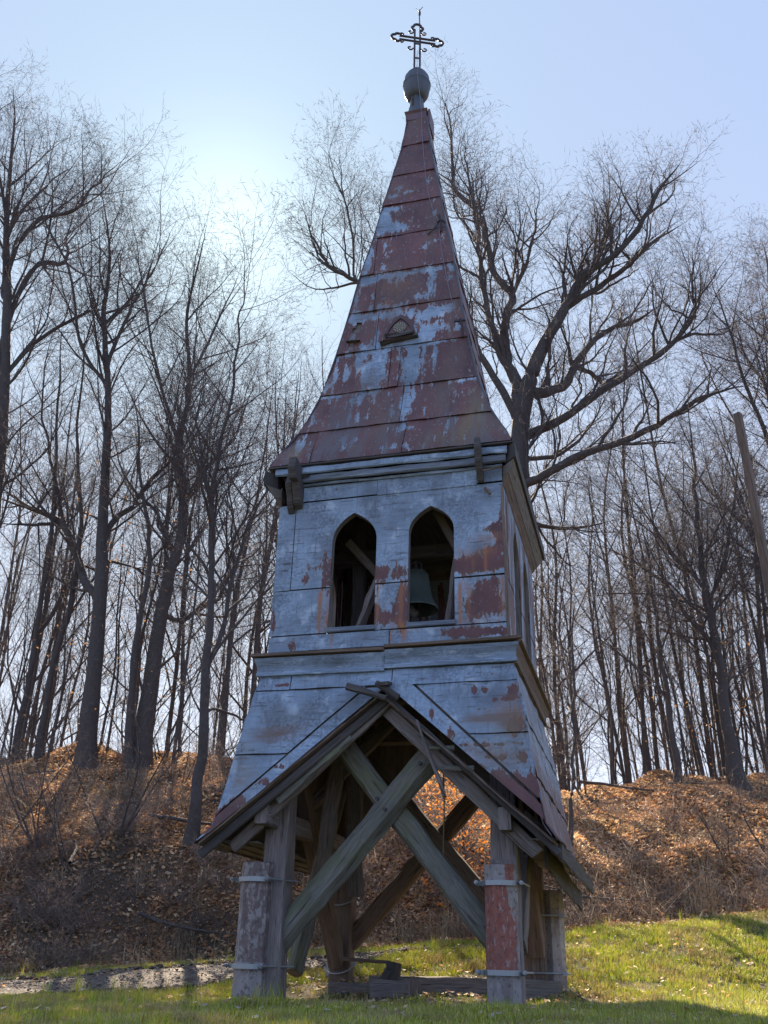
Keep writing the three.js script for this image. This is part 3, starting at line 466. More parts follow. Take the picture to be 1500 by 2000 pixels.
// belfry: timber frame, metal sheets with pointed openings, bell inside
function archTo(s, x0, x1, ys, xa, ya) { s.lineTo(x0, ys); s.quadraticCurveTo(x0 + 0.01, lerp(ys, ya, 0.62), xa, ya); s.quadraticCurveTo(x1 - 0.01, lerp(ys, ya, 0.62), x1, ys); }
const WIN = [[-0.62, -0.12, 4.47, -0.385, 4.79], [0.235, 0.725, 4.50, 0.475, 4.785]];
{
  const [F, S] = MAT.belfry, rect = [-1.35, 1.35, 3.2, 5.4];
  const fr = [];
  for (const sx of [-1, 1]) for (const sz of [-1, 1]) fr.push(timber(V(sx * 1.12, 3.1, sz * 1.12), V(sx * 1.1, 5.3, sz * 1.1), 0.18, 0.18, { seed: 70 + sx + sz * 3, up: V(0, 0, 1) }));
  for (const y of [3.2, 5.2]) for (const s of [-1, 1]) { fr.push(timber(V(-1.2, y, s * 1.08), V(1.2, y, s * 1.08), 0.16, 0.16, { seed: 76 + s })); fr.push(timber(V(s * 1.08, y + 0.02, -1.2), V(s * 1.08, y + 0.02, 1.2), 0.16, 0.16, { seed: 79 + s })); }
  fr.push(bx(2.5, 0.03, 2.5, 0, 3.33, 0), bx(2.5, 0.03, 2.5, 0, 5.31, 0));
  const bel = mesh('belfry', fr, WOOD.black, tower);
  const plate = (shape, k, m, dz = 0, name = 'wall_panel') => { const g = setRect(new THREE.ExtrudeGeometry(shape, { depth: 0.006, bevelEnabled: false, curveSegments: 10 }), rect); g.translate(0, 0, 1.254 + dz); g.applyMatrix4(faceTurn(k)); return mesh(name, g, m, bel); };
  const poly = pts => { const s = new THREE.Shape(); pts.forEach(([x, y], i) => i ? s.lineTo(x, y) : s.moveTo(x, y)); s.closePath(); return s; };
  const box = (x0, y0, x1, y1) => poly([[x0, y0], [x1, y0 + 0.004], [x1, y1], [x0, y1 - 0.003]]);
  for (let k = 0; k < 4; k++) {
    const m = k ? S : F, wins = k === 2 ? [] : k === 3 ? [WIN[0]] : WIN, e = k ? 1.258 : 1.268;
    const up = new THREE.Shape(); up.moveTo(-1.065, 3.937);
    for (const [a, b, ys, xa, ya] of wins) { up.lineTo(a, 3.937); archTo(up, a, b, ys, xa, ya); up.lineTo(b, 3.937); }
    up.lineTo(e, 3.945); up.lineTo(e - 0.012, 4.985); up.lineTo(-1.065, 4.97); up.closePath();
    plate(up, k, m, 0.004);
    plate(box(-e, 3.93, -1.075, 4.96), k, m, 0.0005);
    const cuts = [-e, ...wins.flatMap(w => [w[0], w[1]]), e];
    for (let i = 0; i < cuts.length; i += 2) plate(box(cuts[i] + (i ? 0 : 0), 3.425, cuts[i + 1], 3.925), k, m, 0.0);
    plate(box(-e, 3.245, 0.04, 3.413), k, m, 0.006); plate(box(0.05, 3.25, e, 3.413), k, m, 0.0035);
    if (k) plate(box(-e, 4.975, e, 5.2), k, m, 0.008);
    for (const [a, b, ys, xa, ya] of wins) {
      mesh('window_sill', timber(V(a - 0.01, 3.45, 1.245), V(b + 0.01, 3.45, 1.245), 0.07, 0.05, { seed: 81 + k, rough: 0.003, ch: 0.006 }).applyMatrix4(faceTurn(k)), k ? WOOD.brown : WOOD.pale, bel);
      // reveal: a thin bent strip lining the opening
      const pts = [[a, 3.47], [a, ys]]; for (let t = 0.2; t < 1; t += 0.2) pts.push([lerp(lerp(a, a + 0.01, t), lerp(a + 0.01, xa, t), t), lerp(lerp(ys, lerp(ys, ya, 0.62), t), lerp(lerp(ys, ya, 0.62), ya, t), t)]); pts.push([xa, ya]);
      for (let t = 0.2; t < 1; t += 0.2) { const q = 1 - t; pts.push([lerp(lerp(b, b - 0.01, q), lerp(b - 0.01, xa, q), q), lerp(lerp(ys, lerp(ys, ya, 0.62), q), lerp(lerp(ys, ya, 0.62), ya, q), q)]); } pts.push([b, ys], [b, 3.47]);
      const g = new Geo(); for (let i = 0; i < pts.length - 1; i++) { const [x0, y0] = pts[i], [x1, y1] = pts[i + 1]; g.quad(g.vert(x0, y0, 1.263, 0, y0), g.vert(x1, y1, 1.263, 0, y1), g.vert(x1, y1, 1.18, 0.09, y1), g.vert(x0, y0, 1.18, 0.09, y0)); }
      mesh('window_reveal', g.get().applyMatrix4(faceTurn(k)), WOOD.dark, bel);
    }
  }
  // frieze sheets under the eave, front
  plate(box(-1.03, 4.985, -0.13, 5.162), 0, F, 0.012, 'frieze_panel'); plate(box(-0.125, 4.975, 0.98, 5.165), 0, F, 0.015, 'frieze_panel'); plate(box(0.985, 5.0, 1.255, 5.16), 0, F, 0.012, 'frieze_panel');
  for (let k = 0; k < 4; k++) for (const [a, b] of [[-1.2, -0.65], [-0.09, 0.2], [0.76, 1.2]]) for (const y of [3.42, 3.932]) mesh('added_seam_backing', bx(b - a, 0.07, 0.03, (a + b) / 2, y, 1.225).applyMatrix4(faceTurn(k)), WOOD.black, bel);  // added behind the seams to keep sky light from showing through
  mesh('corner_strip', timber(V(1.262, 3.26, 1.262), V(1.25, 4.95, 1.25), 0.03, 0.03, { seed: 90, up: V(0, 0, 1), rough: 0.003, ch: 0.004 }), WOOD.brown, bel);
  mesh('inner_brace', timber(V(-0.48, 3.35, 0.85), V(-0.16, 4.3, 0.85), 0.05, 0.17, { seed: 91, up: V(0, 0, 1) }), WOOD.grey, bel);
  mesh('inner_brace', timber(V(0.55, 3.35, 0.9), V(0.68, 4.35, 0.85), 0.05, 0.12, { seed: 92, up: V(0, 0, 1) }), WOOD.grey, bel);
  mesh('inner_brace', timber(V(-0.66, 4.75, 0.6), V(0.1, 3.9, 0.3), 0.09, 0.12, { seed: 93, up: V(0, 0, 1) }), WOOD.dark, bel);
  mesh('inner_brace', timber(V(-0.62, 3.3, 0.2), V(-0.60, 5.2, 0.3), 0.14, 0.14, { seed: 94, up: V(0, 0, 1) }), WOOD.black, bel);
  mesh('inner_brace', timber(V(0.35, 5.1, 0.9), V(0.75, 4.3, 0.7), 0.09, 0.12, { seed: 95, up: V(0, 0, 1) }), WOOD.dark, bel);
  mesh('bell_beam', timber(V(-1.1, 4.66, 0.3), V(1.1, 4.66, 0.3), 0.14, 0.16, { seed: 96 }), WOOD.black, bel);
}
// upper eave: stepped boards on the front, boxed-in sloping soffits on the other sides
{
  const pale = std({ map: WOOD.pale.map, bumpMap: WOOD.pale.bumpMap, bumpScale: 0.006, roughness: 0.75 });
  const eave = mesh('eave', [0, 1, 2, 3].flatMap(k => [moulding(-1.2, 1.2, [[1.2, 5.40], [1.395, 5.405], [1.395, 5.385], [1.2, 5.38]], 0, 0, 1, 1).applyMatrix4(faceTurn(k))]), WOOD.black, tower);
  mesh('fascia_board', timber(V(-1.31, 5.335, 1.365), V(1.33, 5.325, 1.365), 0.03, 0.085, { seed: 101, rough: 0.004 }), zm, eave);
  mesh('fascia_board', timber(V(-1.08, 5.24, 1.325), V(1.31, 5.235, 1.325), 0.05, 0.085, { seed: 102, rough: 0.005 }), pale, eave);
  mesh('fascia_board', timber(V(-1.02, 5.180, 1.290), V(1.26, 5.172, 1.290), 0.04, 0.028, { seed: 104, rough: 0.005 }), zm, eave);
  for (let k = 1; k < 4; k++) {
    mesh('fascia_board', moulding(-1.3, 1.3, [[1.3, 5.375], [1.418, 5.375], [1.425, 5.20], [1.3, 5.19]], 0, -0.02, 1, 1).applyMatrix4(faceTurn(k)), WOOD.black, eave);
    mesh('soffit_board', moulding(-1.26, 1.26, [[1.26, 5.17], [1.40, 5.18], [1.33, 5.06], [1.26, 5.06]], 0, 0, 1, 1).applyMatrix4(faceTurn(k)), WOOD.dark, eave);
    mesh('soffit_board', moulding(-1.255, 1.255, [[1.255, 5.055], [1.325, 5.055], [1.268, 4.95], [1.255, 4.95]], 0, 0, 1, 1).applyMatrix4(faceTurn(k)), WOOD.brown, eave);
  }
  // carved bracket planks standing out from the front wall under the eave
  const prof = (raw, w, x, m, k = 1) => { const z = 0, pts = raw.map(([a, b]) => [1.25 + (a - 1.25) * k, 5.36 + (b - 5.36) * k]), s = new THREE.Shape(); pts.forEach(([a, b], i) => i ? s.lineTo(a, b) : s.moveTo(a, b)); s.closePath(); const g = new THREE.ExtrudeGeometry(s, { depth: w, bevelEnabled: true, bevelSize: 0.006, bevelThickness: 0.006, bevelSegments: 1 }); g.rotateY(-Math.PI / 2); g.translate(x + w / 2, 0, z); return mesh('bracket', g, m, eave); };
  prof([[1.25, 5.33], [1.62, 5.40], [1.66, 5.24], [1.60, 5.12], [1.50, 5.13], [1.42, 4.98], [1.36, 4.86], [1.29, 4.83], [1.25, 4.95]], 0.075, -1.03, WOOD.black, 0.86).userData.label = 'broken dark bracket at the front left of the eave';
  prof([[1.25, 5.22], [1.40, 5.28], [1.46, 5.12], [1.38, 5.0], [1.33, 4.85], [1.27, 4.80]], 0.06, -1.12, WOOD.black, 0.9);
  prof([[1.25, 5.36], [1.58, 5.45], [1.62, 5.28], [1.55, 5.08], [1.44, 4.96], [1.34, 4.86], [1.28, 4.88], [1.25, 5.0]], 0.05, 1.03, WOOD.black, 0.74).userData.label = 'broken black bracket at the front right of the eave';
  mesh('splinter', timber(V(1.07, 4.92, 1.3), V(1.13, 4.82, 1.34), 0.03, 0.03, { seed: 111, up: V(0, 0, 1) }), WOOD.brown, eave);
  mesh('splinter', timber(V(1.06, 5.1, 1.36), V(1.26, 5.14, 1.33), 0.02, 0.04, { seed: 112, up: V(0, 0, 1) }), WOOD.dark, eave);
  mesh('splinter', timber(V(-0.98, 5.24, 1.36), V(-0.9, 5.26, 1.35), 0.03, 0.05, { seed: 113, up: V(0, 0, 1) }), WOOD.black, eave);
}
// spire: boarding, courses of sheets, hip rolls, vent, neck, ball and iron cross
{
  const rect = [-1.45, 1.45, 5.3, 12.2], [F, S] = MAT.spire, sh = [];
  for (let k = 0; k < 4; k++) sh.push(sheetGeo(y => -spzS(y) + 0.02, y => spzS(y) - 0.02, 5.43, 12.04, spzS, rect, { off: -0.03, dent: 0, lap: 0, nu: 16, nv: 60, hole: k ? null : (i, j) => j >= 18 && j <= 19 && i >= 1 && i <= 2 }).applyMatrix4(faceTurn(k)));
  const spire = mesh('spire', sh, WOOD.dark, tower);
  const ys = [5.41, 5.958, 6.574, 7.262, 7.965, 8.653, 9.393, 10.067, 10.72, 11.415, 12.05];
  for (let k = 0; k < 4; k++) for (let b = 0; b < 10; b++) {
    const e = [y => -spzS(y), ...(k ? (b < 5 ? [b % 2 ? 0.25 : -0.2] : []) : CUTS[b]).map(v => () => v), y => spzS(y)];
    for (let i = 0; i < e.length - 1; i++) {
      const hole = k === 0 && b === 3 && i === 0 ? (u, v) => (v === 4 || v === 5) && u >= 3 && u <= 5 && !(v === 5 && u === 3) : null;
      mesh('roof_panel', sheetGeo(e[i], e[i + 1], ys[b], ys[b + 1], spzS, rect, { seed: k * 31 + b * 3 + i, hole, nv: 8, nu: hole ? 12 : 9, dent: 0.022, lap: 0.014, gap: 0.004 }).applyMatrix4(faceTurn(k)), k ? S : F, spire);
    }
  }
  for (let k = 0; k < 4; k++) { const pts = []; for (let y = 5.43; y <= 12.05; y += 0.3) pts.push(V(spzS(y), y, spzS(y))); mesh('hip_roll', tube(pts, 0.014, 6, 40).applyMatrix4(faceTurn(k)), k === 0 ? patina : iron, spire); }
  // torn flap hanging in the hole
  mesh('torn_flap', timber(V(-0.72, 7.45, 0.83), V(-0.54, 7.44, 0.84), 0.012, 0.035, { seed: 120, up: V(0, 0, 1), rough: 0.01 }), WOOD.black, spire, { label: 'torn black edge under the hole in the lower spire' });
  // gothic vent with a pierced disc
  const tilt = Math.atan2(spzS(7.35) - spzS(7.8), 0.45), at = (g, x, y, dz) => { g.rotateX(-tilt); g.translate(x, y, spzS(y) + dz); return g; };
  const arch = (w, h) => { const s = new THREE.Shape(); s.moveTo(-w, 0); s.quadraticCurveTo(-w * 0.92, h * 0.62, 0, h); s.quadraticCurveTo(w * 0.92, h * 0.62, w, 0); s.closePath(); return s; };
  const ring = arch(0.205, 0.40); ring.holes.push(arch(0.172, 0.34));
  const plateS = arch(0.176, 0.345), vent = mesh('vent', at(new THREE.ExtrudeGeometry(ring, { depth: 0.07, bevelEnabled: true, bevelSize: 0.008, bevelThickness: 0.008, bevelSegments: 2 }), -0.02, 7.36, -0.02), std({ color: new THREE.Color().setRGB(0.085, 0.05, 0.05), roughness: 0.7 }), spire);
  mesh('vent_plate', at(new THREE.ExtrudeGeometry(plateS, { depth: 0.02, bevelEnabled: false }), -0.02, 7.36, 0.02), std({ color: new THREE.Color().setRGB(0.13, 0.07, 0.075), roughness: 0.7 }), vent);
  const disc = new THREE.Shape(); disc.absarc(0, 0, 0.085, 0, Math.PI * 2);
  for (const [r, n] of [[0, 1], [0.028, 6], [0.055, 11], [0.074, 15]]) for (let i = 0; i < n; i++) { const h = new THREE.Path(), a = i / n * 6.283; h.absarc(Math.cos(a) * r, Math.sin(a) * r, r > 0.06 ? 0.007 : 0.009, 0, Math.PI * 2); disc.holes.push(h); }
  const dg = new THREE.ExtrudeGeometry(disc, { depth: 0.008, bevelEnabled: false, curveSegments: 8 }); dg.translate(0.0, 0.19, 0);
  mesh('vent_rosette', at(dg, -0.02, 7.36, 0.052), std({ color: new THREE.Color().setRGB(0.22, 0.2, 0.16), roughness: 0.7 }), vent);
  mesh('vent_ledge', [timber(V(-0.26, 7.31, spzS(7.31) + 0.03), V(0.22, 7.375, spzS(7.37) + 0.05), 0.07, 0.03, { seed: 121, rough: 0.012 }), timber(V(-0.2, 7.40, spzS(7.4) + 0.075), V(0.17, 7.44, spzS(7.4) + 0.075), 0.012, 0.03, { seed: 122, rough: 0.02 })], WOOD.black, vent);
  // hooks, the thin cable
  mesh('hook', [tube([V(0.44, 9.30, 0.55), V(0.46, 9.42, 0.60), V(0.44, 9.52, 0.64)], 0.018), tube([V(0.40, 9.44, 0.58), V(0.46, 9.44, 0.62), V(0.52, 9.41, 0.58)], 0.014), tube([V(0.44, 9.44, 0.6), V(0.36, 9.36, 0.56), V(0.26, 9.30, 0.54)], 0.008)], iron, spire);
  mesh('hook', [tube([V(0.78, 7.26, 0.86), V(0.79, 7.36, 0.90), V(0.77, 7.47, 0.95)], 0.018), bx(0.14, 0.025, 0.025, 0.76, 7.45, 0.94)], iron, spire);
  // neck, ball
  const lathe = (p, y, n = 24) => { const g = new THREE.LatheGeometry(p.map(([r, h]) => new THREE.Vector2(r, h)), n); g.translate(-0.05, y, 0); return g; };
  const cap = new THREE.CylinderGeometry(0.255, 0.215, 0.05, 4, 1); cap.rotateY(Math.PI / 4); cap.translate(-0.02, 12.17, 0); const cap2 = new THREE.CylinderGeometry(0.23, 0.225, 0.13, 4, 1); cap2.rotateY(Math.PI / 4); cap2.translate(-0.02, 12.08, 0);
  mesh('spire_cap', [cap, cap2, bx(0.03, 0.34, 0.3, 0.185, 12.02, 0)], std({ color: new THREE.Color().setRGB(0.13, 0.075, 0.09), roughness: 0.6 }), spire);
  const neck = mesh('neck', lathe([[0.17, 0], [0.155, 0.06], [0.125, 0.22], [0.105, 0.42], [0.10, 0.50]], 12.19, 8), patina, spire);
  mesh('slot', [bx(0.04, 0.09, 0.02, -0.085, 12.56, 0.102), bx(0.035, 0.09, 0.02, -0.078, 12.43, 0.118)], WOOD.black, spire);  // solid black blocks standing in for the shade inside open slots
  mesh('ball', lathe([[0.10, -0.29], [0.15, -0.27], [0.19, -0.19], [0.208, -0.08], [0.212, -0.01], [0.224, 0.0], [0.224, 0.03], [0.21, 0.035], [0.205, 0.08], [0.20, 0.16], [0.17, 0.20], [0.175, 0.205], [0.172, 0.222], [0.14, 0.27], [0.10, 0.31], [0.085, 0.33], [0.085, 0.35], [0, 0.35]], 12.93), patina, spire);
  // wrought iron cross
  const cx = mesh('cross', [tube([V(0, 0, 0), V(0, 0.5, 0)], 0.004)], iron, tower); cx.position.set(-0.05, 13.28, 0); cx.rotation.y = 0.405;
  const bar = (a, b, r = 0.017) => tube([a, a.clone().lerp(b, 0.5), b], r, 5, 2);
  const arms = [], r = 0.013;
  arms.push(bar(V(-0.045, 0, 0), V(-0.045, 1.0, 0)), bar(V(0.045, 0, 0), V(0.045, 1.0, 0)), bar(V(-0.30, 0.715, 0), V(0.30, 0.715, 0), 0.02), bar(V(-0.30, 0.80, 0), V(0.30, 0.80, 0), 0.02));
  for (const y of [0.02, 0.32, 0.66]) arms.push(bar(V(-0.06, y, 0), V(0.06, y, 0), 0.014));
  mesh('cross_bar', arms, iron, cx);
  const trefoil = (px, py, a) => { const pts = []; for (const [u, v] of [[0, 0.05], [0.03, 0.085], [0.075, 0.09], [0.10, 0.06], [0.135, 0.05], [0.16, 0], [0.135, -0.05], [0.10, -0.06], [0.075, -0.09], [0.03, -0.085], [0, -0.05]]) pts.push(V(px + u * Math.cos(a) - v * Math.sin(a), py + u * Math.sin(a) + v * Math.cos(a), 0)); return tube(pts, 0.022, 5, 40); };
  mesh('cross_end', trefoil(-0.27, 0.757, Math.PI), iron, cx); mesh('cross_end', trefoil(0.27, 0.757, 0), iron, cx); mesh('cross_end', trefoil(0, 0.98, Math.PI / 2), iron, cx);
  const scroll = (px, py, sx, sy, big) => { const pts = []; for (let i = 0; i <= 14; i++) { const t = i / 14, a = t * 5.2, q = big * (1 - 0.62 * t); pts.push(V(px + sx * (big * 1.25 - Math.cos(a) * q * 0.9), py + sy * (Math.sin(a) * q * 0.9 + 0.35 * big), 0)); } return tube(pts, 0.013, 5, 30); };
  for (const [x, y, sx, sy, b] of [[0.05, 0.56, 1, -1, 0.055], [-0.05, 0.56, -1, -1, 0.055], [0.05, 0.95, 1, -1, 0.05], [-0.05, 0.95, -1, -1, 0.05], [0.22, 0.83, 1, 1, 0.035], [-0.22, 0.83, -1, 1, 0.035], [0.22, 0.685, 1, -1, 0.035], [-0.22, 0.685, -1, -1, 0.035]]) mesh('scroll', scroll(x, y, sx, sy, b), iron, cx);
  mesh('spike', [tube([V(0.03, 0.4, 0.02), V(0.04, 0.9, 0.02), V(0.03, 1.35, 0), V(0.035, 1.52, 0)], 0.010, 5), bx(0.035, 0.06, 0.035, 0.033, 1.42, 0), tube([V(0.033, 1.47, 0), V(-0.03, 1.53, 0)], 0.006, 4), tube([V(0.035, 1.5, 0), V(0.085, 1.60, 0)], 0.006, 4)], iron, cx);
  const cab = [[0.02, 13.3, 0.06], [0.02, 12.95, 0.26], [0.03, 12.6, 0.14], [0.07, 12.22, 0.2]]; for (const [x, y] of [[0.1, 11.6], [0.16, 10.9], [0.24, 10.2], [0.33, 9.75], [0.42, 9.46], [0.44, 9.2], [0.52, 8.6], [0.6, 8.1], [0.68, 7.7], [0.76, 7.46]]) cab.push([x, y, spzS(y) + 0.05]);
  mesh('cable', tube(cab.map(p => V(...p)), 0.0042, 4, 80), std({ color: new THREE.Color().setRGB(0.2, 0.2, 0.24), roughness: 0.5, metalness: 0.5 }), spire);
}
tower.updateMatrixWorld(true);
{
  // bell: cast in one piece with crown and clapper
  const bell = group('bell', scene, { label: 'greenish bronze bell hanging inside the right arched belfry opening', category: 'bell' });
  const g = new THREE.LatheGeometry([[0, 0.56], [0.07, 0.565], [0.13, 0.545], [0.165, 0.50], [0.175, 0.42], [0.185, 0.30], [0.21, 0.18], [0.245, 0.09], [0.285, 0.03], [0.295, 0.0], [0.275, 0.0], [0.24, 0.07], [0.2, 0.17], [0.17, 0.3], [0.155, 0.45], [0.1, 0.53], [0, 0.54]].map(p => new THREE.Vector2(...p)), 40);
  mesh('bell_body', g, bronze, bell);
  mesh('crown', [tube([V(-0.06, 0.56, 0), V(-0.07, 0.66, 0), V(0, 0.70, 0), V(0.07, 0.66, 0), V(0.06, 0.56, 0)], 0.02), bx(0.05, 0.14, 0.05, 0, 0.63, 0)], iron, bell);
  mesh('clapper', [tube([V(0, 0.5, 0), V(0.0, 0.2, 0), V(0.01, 0.02, 0)], 0.012), new THREE.SphereGeometry(0.04, 12, 8).translate(0.01, 0.0, 0)], iron, bell);
  bell.scale.setScalar(0.85); bell.position.copy(V(0.10, 3.97, 0.3).applyMatrix4(tower.matrixWorld)); bell.rotation.y = -0.2666;
  const rp = [V(0.18, 3.3, 0.3), V(0.40, 2.6, 0.45), V(0.45, 1.85, 0.5), V(0.44, 1.36, 0.5), V(0.45, 0.9, 0.5), V(0.445, 0.76, 0.5)].map(p => p.applyMatrix4(tower.matrixWorld));
  mesh('bell_rope', [tube(rp, 0.008, 5, 40), tube([rp[5].clone().add(V(-0.03, 0.02, 0)), rp[5].clone().add(V(0.03, -0.05, 0.01)), rp[5].clone().add(V(-0.01, -0.1, 0))], 0.012, 5)], std({ color: new THREE.Color().setRGB(0.34, 0.27, 0.17), roughness: 0.95 }), scene, { label: 'thin frayed rope hanging down between the crossed timbers', category: 'rope' });
  // timbers lying at the foot
  const T = (a, b, w, h, o) => timber(V(...a).applyMatrix4(tower.matrixWorld), V(...b).applyMatrix4(tower.matrixWorld), w, h, o);
  mesh('ground_beam', T([-0.62, 0.12, -0.72], [1.38, 0.115, -0.92], 0.18, 0.24, { seed: 131, rough: 0.006 }), WOOD.dark, scene, { label: 'long dark squared beam lying on the ground between the rear posts', category: 'beam' });
  mesh('split_log', T([-0.50, 0.09, -0.30], [-0.06, 0.10, -0.46], 0.2, 0.2, { seed: 132, round: 0.5, rough: 0.016, skew1: 0.8 }), WOOD.grey, scene, { label: 'short split log with pale end grain before the long dark beam', category: 'log' });
  mesh('rotten_stump', [T([-0.42, 0.0, -0.62], [-0.36, 0.37, -0.66], 0.15, 0.13, { seed: 133, round: 0.7, rough: 0.03, up: V(0, 0, 1) }), T([-0.52, 0.04, -0.6], [-0.38, 0.30, -0.62], 0.07, 0.07, { seed: 134, rough: 0.02, up: V(0, 0, 1) })], WOOD.black, scene, { label: 'black rotten stump of wood beside the rear left post', category: 'stump' });
  mesh('short_plank', T([-0.95, 0.385, -0.78], [-0.42, 0.365, -0.74], 0.10, 0.035, { seed: 135, rough: 0.006 }), WOOD.brown, scene, { label: 'short plank from the rear left post to the rotten stump', category: 'plank' });
  mesh('fallen_board', T([-0.98, 0.11, -0.42], [-0.48, 0.12, -0.5], 0.12, 0.1, { seed: 136, rough: 0.012 }), WOOD.dark, scene, { label: 'decayed board on bare soil in front of the rear left post', category: 'board' });
}
// old wooden pole at the right
mesh('wooden_pole', (() => { const x = 4.86, z = -1.24; return [timber(V(x, groundY(x, z) - 0.5, z), V(x - 0.005, 7.62, z), 0.16, 0.16, { seed: 141, round: 0.95, rough: 0.006, taper: 0.84, up: V(0, 0, 1) })]; })(), WOOD.brown, scene, { label: 'old grey wooden pole with a cut top in front of the beech', category: 'pole' });

// ---------------------------------------------------------------- bare trees
const barkMaps = maps(256, 512, [0, 1, 0, 2], (x, y) => { const n = fbm(x * 12, y * 4, 4), f = fbm(x * 34 + 3, y * 9, 3), l = ss(0.6, 0.75, fbm(x * 4 + 9, y * 4, 4)); const c = mix3(mix3([0.036, 0.031, 0.032], [0.105, 0.09, 0.086], 0.6 * n + 0.4 * f), [0.12, 0.12, 0.10], l * 0.4); return [...c, 0.5 * n + 0.5 * f]; }, true);
const bark = std({ map: barkMaps.map, bumpMap: barkMaps.bumpMap, bumpScale: 0.03, roughness: 0.95 });
const twigMat = std({ color: new THREE.Color().setRGB(0.085, 0.068, 0.07), roughness: 0.9 });
const dryLeaf = new THREE.MeshPhysicalMaterial({ color: new THREE.Color().setRGB(0.5, 0.24, 0.08), roughness: 0.9, transmission: 0.45, thickness: 0, side: THREE.DoubleSide });
class Wood {
  constructor() { this.p = []; this.n = []; this.u = []; this.i = []; }
  tube(pts, rad, sides) {                                      // pts: Vector3[], rad: number[]
    const base = this.p.length / 3, n = pts.length, x = V(0, 0, 0), y = V(0, 0, 0), d = V(0, 0, 0); let v = 0;
    for (let k = 0; k < n; k++) {
      d.subVectors(pts[Math.min(n - 1, k + 1)], pts[Math.max(0, k - 1)]).normalize();
      if (Math.abs(d.y) > 0.95) x.set(1, 0, 0); else x.set(0, 1, 0);
      x.cross(d).normalize(); y.crossVectors(d, x);
      if (k) v += pts[k].distanceTo(pts[k - 1]);
      for (let s = 0; s <= sides; s++) { const a = s / sides * Math.PI * 2, c = Math.cos(a), q = Math.sin(a), nx = x.x * c + y.x * q, ny = x.y * c + y.y * q, nz = x.z * c + y.z * q; this.p.push(pts[k].x + nx * rad[k], pts[k].y + ny * rad[k], pts[k].z + nz * rad[k]); this.n.push(nx, ny, nz); this.u.push(s / sides * Math.max(0.12, rad[0] * 4), v); }
    }
    for (let k = 0; k < n - 1; k++) for (let s = 0; s < sides; s++) { const a = base + k * (sides + 1) + s, b = a + sides + 1; this.i.push(a, a + 1, b + 1, a, b + 1, b); }
  }
  spike(a, b, r) {
    const base = this.p.length / 3, d = b.clone().sub(a).normalize(), x = (Math.abs(d.y) > 0.95 ? V(1, 0, 0) : V(0, 1, 0)).cross(d).normalize(), y = d.clone().cross(x);
    for (let s = 0; s < 3; s++) { const c = Math.cos(s * 2.094), q = Math.sin(s * 2.094), nx = x.x * c + y.x * q, ny = x.y * c + y.y * q, nz = x.z * c + y.z * q; this.p.push(a.x + nx * r, a.y + ny * r, a.z + nz * r); this.n.push(nx, ny, nz); this.u.push(0, 0); }
    this.p.push(b.x, b.y, b.z); this.n.push(d.x, d.y, d.z); this.u.push(0, 1);
    this.i.push(base, base + 1, base + 3, base + 1, base + 2, base + 3, base + 2, base, base + 3);
  }
  get() { const g = new THREE.BufferGeometry(); g.setAttribute('position', new THREE.Float32BufferAttribute(this.p, 3)); g.setAttribute('normal', new THREE.Float32BufferAttribute(this.n, 3)); g.setAttribute('uv', new THREE.Float32BufferAttribute(this.u, 2)); g.setIndex(this.i); return g; }
}
function around(d, ang, az, rng) {                             // a direction at angle ang from d
  const x = (Math.abs(d.y) > 0.95 ? V(1, 0, 0) : V(0, 1, 0)).cross(d).normalize(), y = d.clone().cross(x);
  return d.clone().multiplyScalar(Math.cos(ang)).addScaledVector(x, Math.sin(ang) * Math.cos(az)).addScaledVector(y, Math.sin(ang) * Math.sin(az)).normalize();
}
